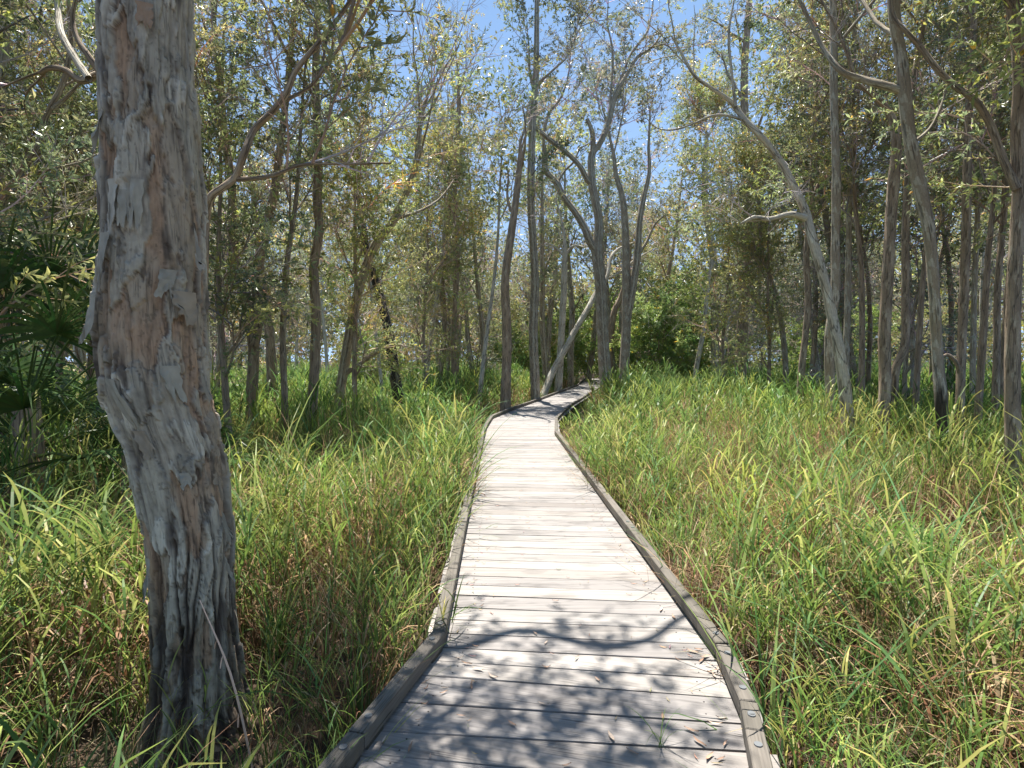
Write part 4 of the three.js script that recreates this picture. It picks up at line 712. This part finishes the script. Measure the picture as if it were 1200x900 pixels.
function tile(seed, size, mix) {
  const A = new Acc(), r = rngOf(seed);
  for (const [kinds, perMetre, hh] of mix) for (let k = 0; k < perMetre * size * size; k++) {
    let x, z, n = 0; do { x = (r() - 0.5) * size; z = (r() - 0.5) * size; } while (noise(x * 2.2 + seed, z * 2.2, 3) < -0.12 && n++ < 2);   // clumps and gaps
    const q = hh * (0.62 + 0.6 * r()); sow(A, kinds[Math.floor(r() * kinds.length)], r, x, 0, z, q, q);
  }
  return A.build(true);
}
const CLUMP = { reed: [1, 2, 3, 4].map((k) => reedClump(k * 13, 3, 1.0)), sedge: [1, 2].map((k) => sedgeClump(k * 19, 18, 1.1, 0.012, 0.1)), broad: [91, 92].map((k) => sedgeClump(k, 9, 1.3, 0.02, 0.04)), straw: [1, 2].map((k) => strawClump(k * 29, 26, 0.85)), gold: [97, 98].map((k) => sedgeClump(k, 22, 0.95, 0.006, 0.8)) };
const WIDE = { reed: [1, 2, 3].map((k) => reedClump(k * 13 + 2, 3, 1.0, 1.8)), sedge: [sedgeClump(23, 14, 1.0, 0.016, 0.12)], straw: [strawClump(31, 16, 0.85, 1.8)], gold: [sedgeClump(99, 16, 0.95, 0.011, 0.8)] };
const TILE = {
  green: [1, 2, 3].map((k) => tile(k * 5, 1, [[CLUMP.reed, 19, 1], [CLUMP.sedge, 6, 0.95], [CLUMP.broad, 2, 1], [CLUMP.straw, 11, 1.15]])),
  long: [1, 2, 3].map((k) => tile(k * 5 + 50, 1, [[CLUMP.reed, 14, 0.95], [CLUMP.sedge, 7, 0.9], [CLUMP.broad, 5, 1], [CLUMP.straw, 14, 1.2]])),
  gold: [1, 2, 3].map((k) => tile(k * 5 + 100, 1, [[CLUMP.reed, 10, 0.95], [CLUMP.sedge, 4, 0.85], [CLUMP.gold, 10, 1], [CLUMP.straw, 11, 1.1]])),
  far: [1, 2, 3].map((k) => tile(k * 5 + 250, 2, [[WIDE.reed, 8, 1.02], [WIDE.sedge, 2, 0.95], [WIDE.straw, 4, 1.15]])),
  farGold: [1, 2].map((k) => tile(k * 5 + 300, 2, [[WIDE.reed, 6, 0.95], [WIDE.gold, 6, 1], [WIDE.straw, 4, 1.05]])),
};
{
  const rnd = rngOf(31337), spots = Object.fromEntries(Object.keys(TILE).map((k) => [k, []]));
  const edgeOf = (x, z) => { const s = deckSide(z); return s ? (x < s[0] ? s[0] - x : x > s[1] ? x - s[1] : -1) : 9; };
  const TX = -1.63, TZ = -2.95;                                            // the big tree's foot, where the grass is thin and low
  const height = (x, z) => {
    const e = edgeOf(x, z), far = smooth(-3, -12, z);
    let h = lerp(0.74, 1.3, smooth(0, 1.6, e) * 0.4 + far * 0.6) * (0.94 + 0.5 * noise(x * 0.6, z * 0.6, 5));
    h *= lerp(1, lerp(0.42, 1, smooth(0.3, 2.4, e)), smooth(-9, -13, z));    // kept low beside the far boards
    return h * lerp(0.5, 1, smooth(0.45, 1.0, Math.hypot(x - TX - 0.1, (z - TZ - 0.45) * 0.8)));
  };
  const dryness = (X, Z) => 0.04 + 0.85 * smooth(0.1, 0.36, fbm(X * 0.45, Z * 0.45, 11, 3)) + 0.85 * smooth(3.2, 1.2, Math.abs(X - 3.2)) * smooth(-18, -13, Z) * smooth(-4.4, -6.5, Z) + 0.75 * smooth(1.7, 0.7, Math.hypot(X + 3.5, Z + 4.3));
  const edgeAcc = new Acc();
  function cell(x, z, size) {
    const near = size === 1, touch = [[0, 0], [1, 1], [1, -1], [-1, 1], [-1, -1], [1, 0], [-1, 0], [0, 1], [0, -1]].some(([a, b]) => edgeOf(x + a * size * 0.55, z + b * size * 0.55) < 0.16) || Math.hypot(x - TX, z - TZ) < 1.5 || Math.hypot(x, z) < 1.8;
    if (!touch) { const d = rnd() < clamp(dryness(x, z), 0, 0.9); spots[near ? (d ? 'gold' : z > -6 && rnd() < 0.7 ? 'long' : 'green') : d ? 'farGold' : 'far'].push([x, z, height(x, z)]); return; }
    // cells that touch the boards or the big trunk are sown clump by clump
    const S = near ? CLUMP : WIDE, n = Math.round((near ? 50 : 13) * size * size);
    for (let k = 0; k < n; k++) {
      const u = x + (rnd() - 0.5) * size, v = z + (rnd() - 0.5) * size, e = edgeOf(u, v), q = rnd(), d = dryness(u, v);
      if (e < 0.15 || Math.hypot(u, v) < 1.1 || Math.hypot(u - TX, v - TZ) < 0.3) continue;
      const kind = q < 0.42 ? 'reed' : q < 0.58 ? 'sedge' : q < 0.66 && near ? 'broad' : rnd() < d * 0.7 ? 'gold' : q < 0.9 ? 'straw' : 'reed', h = height(u, v) * (0.65 + 0.55 * rnd()) * (kind === 'straw' ? 1.1 : 1);
      sow(edgeAcc, S[kind][Math.floor(rnd() * S[kind].length)], rnd, u, GROUND - 0.03, v, h, h);
    }
  }
  for (let z = -0.5; z > -10; z--) for (let x = Math.ceil(z * 0.98 - 2) - 0.5; x < -z * 0.98 + 2; x++) cell(x, z, 1);
  for (let z = -11; z > -44; z -= 2) for (let x = 2 * Math.ceil((z * 0.98 - 3) / 2); x < -z * 0.98 + 3; x += 2) cell(x, z, 2);
  const labels = { far: 'bright reed grass spreading under the first trees', farGold: 'dry yellow grass beyond the sunny field', green: 'tall green reed grass on both sides of the boardwalk', long: 'long bright arching blades of grass near the big paperbark', gold: 'pale golden dry grass in the sunny field' };
  const nm = { far: 'reed_grass', farGold: 'dry_grass', green: 'reed_grass', long: 'long_blade_grass', gold: 'dry_grass' };
  for (const kind of Object.keys(spots)) TILE[kind].forEach((g, v) => {
    const mine = spots[kind].filter((_, i) => i % TILE[kind].length === v), m = new THREE.InstancedMesh(g, grassMat, mine.length), c = new THREE.Color();
    mine.forEach(([x, z, h], i) => {
      m.setMatrixAt(i, M4.compose(V(x, GROUND - 0.03, z), new THREE.Quaternion().setFromAxisAngle(UPV, Math.floor(rnd() * 4) * Math.PI / 2), V(1, h, 1)));
      const s = 0.88 + 0.26 * rnd(), warm = 0.9 + 0.2 * rnd(); m.setColorAt(i, c.setRGB(s * warm, s, s * (0.85 + 0.25 * rnd())));
    });
    m.name = numbered(nm[kind]); m.userData = { label: labels[kind], category: 'grass', kind: 'stuff' }; m.castShadow = m.receiveShadow = true; scene.add(m);
  });
  const m = new THREE.Mesh(edgeAcc.build(true), grassMat); m.name = 'edge_grass'; m.userData = { label: 'grass hanging over the kerbs of the boardwalk and round the big trunk', category: 'grass', kind: 'stuff' }; m.castShadow = m.receiveShadow = true; scene.add(m);
}

// ---------------------------------------------------------------- small things
{
  // fallen leaves on the boards
  const rnd = rngOf(808), mats = [[0.46, 0.31, 0.22], [0.4, 0.25, 0.17], [0.55, 0.43, 0.33], [0.28, 0.17, 0.11]].map((c) => new THREE.MeshStandardMaterial({ color: new THREE.Color().setRGB(...c), roughness: 0.8, side: THREE.DoubleSide }));
  const leafG = [0, 1, 2].map((v) => { const A = new Acc(), r = rngOf(v + 5), n = 6; let prev = null; for (let k = 0; k <= n; k++) { const t = k / n, w = 0.011 * Math.sin(Math.PI * clamp(t, 0.03, 0.97)), x = (t - 0.5) * 0.075, y = 0.004 + 0.007 * Math.pow(2 * t - 1, 2) * (0.5 + r()), z = 0.008 * Math.sin(t * 3 + v); const a = A.vert(x, y + 0.003, z - w, 0, t), m = A.vert(x, y, z, 0.5, t), b = A.vert(x, y + 0.003, z + w, 1, t); if (prev) { A.quad(prev[0], prev[1], m, a); A.quad(prev[1], prev[2], b, m); } prev = [a, m, b]; } const g = A.build(); g.deleteAttribute('color'); return g; });
  const litter = [[578, 791], [700, 795], [600, 847], [637, 824], [640, 752], [627, 741], [565, 709], [651, 703], [822, 773], [830, 778], [834, 785], [826, 768], [836, 790], [819, 760], [812, 762], [840, 783], [790, 722], [775, 713], [832, 886], [845, 888], [820, 868], [838, 846], [850, 870], [716, 862], [664, 896], [776, 838], [520, 810], [499, 805], [481, 875], [450, 866], [498, 823], [553, 802], [547, 776], [538, 770], [560, 783], [676, 770], [640, 780], [741, 880], [845, 840], [810, 855]];
  litter.forEach(([px, py], k) => {
    const d = at(px, py, 1).sub(camera.position), s = (0.012 - EYE) / d.y, p = camera.position.clone().addScaledVector(d, s), m = new THREE.Mesh(leafG[k % 3], mats[Math.floor(rnd() * 4)]);
    m.name = numbered('fallen_leaf'); m.position.set(p.x, 0.002, p.z); m.rotation.y = rnd() * 6.28; const q = 0.5 + 0.45 * rnd(); m.scale.set(q, 1, q * (0.6 + 0.4 * rnd())); m.castShadow = m.receiveShadow = true;
    m.userData = { label: 'small dry fallen leaf lying on the boardwalk planks', category: 'leaf', group: 'dry leaves on the boardwalk' }; scene.add(m);
  });
  const bits = new THREE.InstancedMesh(leafG[0], mats[0], 260), c = new THREE.Color();
  for (let k = 0; k < 260; k++) { const z = -2 - 14 * Math.pow(rnd(), 1.2), s = deckSide(z), e = rnd() < 0.6 ? (rnd() < 0.5 ? 0.06 + 0.2 * rnd() * rnd() : 0.94 - 0.2 * rnd() * rnd()) : rnd(), f = 0.3 + 0.4 * rnd(); bits.setMatrixAt(k, M4.compose(V(lerp(s[0] + 0.02, s[1] - 0.02, e), 0.002, z), new THREE.Quaternion().setFromAxisAngle(UPV, rnd() * 6.28), V(f, 0.6, f * 0.5))); bits.setColorAt(k, c.setRGB(0.6 + 0.6 * rnd(), 0.6 + 0.5 * rnd(), 0.6 + 0.4 * rnd())); }
  bits.name = 'leaf_litter'; bits.userData = { label: 'crumbs of dry leaf and grass scattered over the boards', category: 'litter', kind: 'stuff' }; scene.add(bits);
  // a tuft of green grass that came up between the near planks
  const A = new Acc(), r = rngOf(9);
  for (let k = 0; k < 8; k++) { const c2 = pick(GREEN_BLADE, r); A.blade(0.02 * (r() - 0.5), 0, 0.02 * (r() - 0.5), k * 0.9 + r(), 0.15 + 0.4 * r(), 0.1 + 0.16 * r(), 0.005, 0.9 + 1.2 * r(), 7, c2, c2, 0.8); }
  const d = at(774, 873, 1).sub(camera.position), p = camera.position.clone().addScaledVector(d, -EYE / d.y), tuft = new THREE.Mesh(A.build(true), grassMat);
  tuft.name = 'grass_tuft'; tuft.position.set(p.x, -0.01, p.z); tuft.castShadow = true; tuft.userData = { label: 'small green tuft growing up between the near planks', category: 'grass' }; scene.add(tuft);
  // dead cane leaning on the foot of the big tree
  const B = new Acc(), c0 = at(302, 880, 2.5), c1 = at(270, 790, 2.52), c2 = at(234, 703, 2.55); c0.y = GROUND; B.tube([c0, c1, c2], [0.006, 0.005, 0.002], 5, { segs: 10, amp: 0.3, seed: 3, color: () => [1.7, 1.35, 1.2] });
  for (let k = 0; k < 7; k++) { const q = c0.clone().lerp(c2, 0.15 + 0.1 * k); B.blade(q.x, q.y, q.z, k * 2.2, 0.3, 0.06, 0.008, 1, 3, [1.6, 1.2, 1], [1.6, 1.2, 1]); }
  const cane = new THREE.Mesh(B.build(), twigMat); cane.name = 'dead_cane'; cane.castShadow = true; cane.userData = { label: 'dry pinkish cane leaning before the foot of the thick paperbark', category: 'stick' }; scene.add(cane);
  // notice board where the path goes into the trees
  const t = thing('notice_board', 'small white notice board on a post at the far end of the boardwalk', 'sign'), q = at(719, 424, 44); t.position.set(q.x + 0.3, GROUND, q.z);
  const wood = new THREE.MeshStandardMaterial({ color: new THREE.Color().setRGB(0.12, 0.09, 0.07), roughness: 0.9 }), white = new THREE.MeshStandardMaterial({ color: new THREE.Color().setRGB(0.78, 0.76, 0.74), roughness: 0.6 });
  const post = part('post', new THREE.CylinderGeometry(0.05, 0.055, 1.9, 12), wood, t); post.position.y = 0.85;
  const bd = part('board', new THREE.BoxGeometry(0.46, 0.46, 0.03), white, t); bd.position.set(0, 1.62, 0.07); bd.rotation.x = -0.15;
  const cap = part('roof', new THREE.BoxGeometry(0.6, 0.04, 0.2), wood, t); cap.position.set(0, 1.9, 0.06);
}
renderer.render(scene, camera);
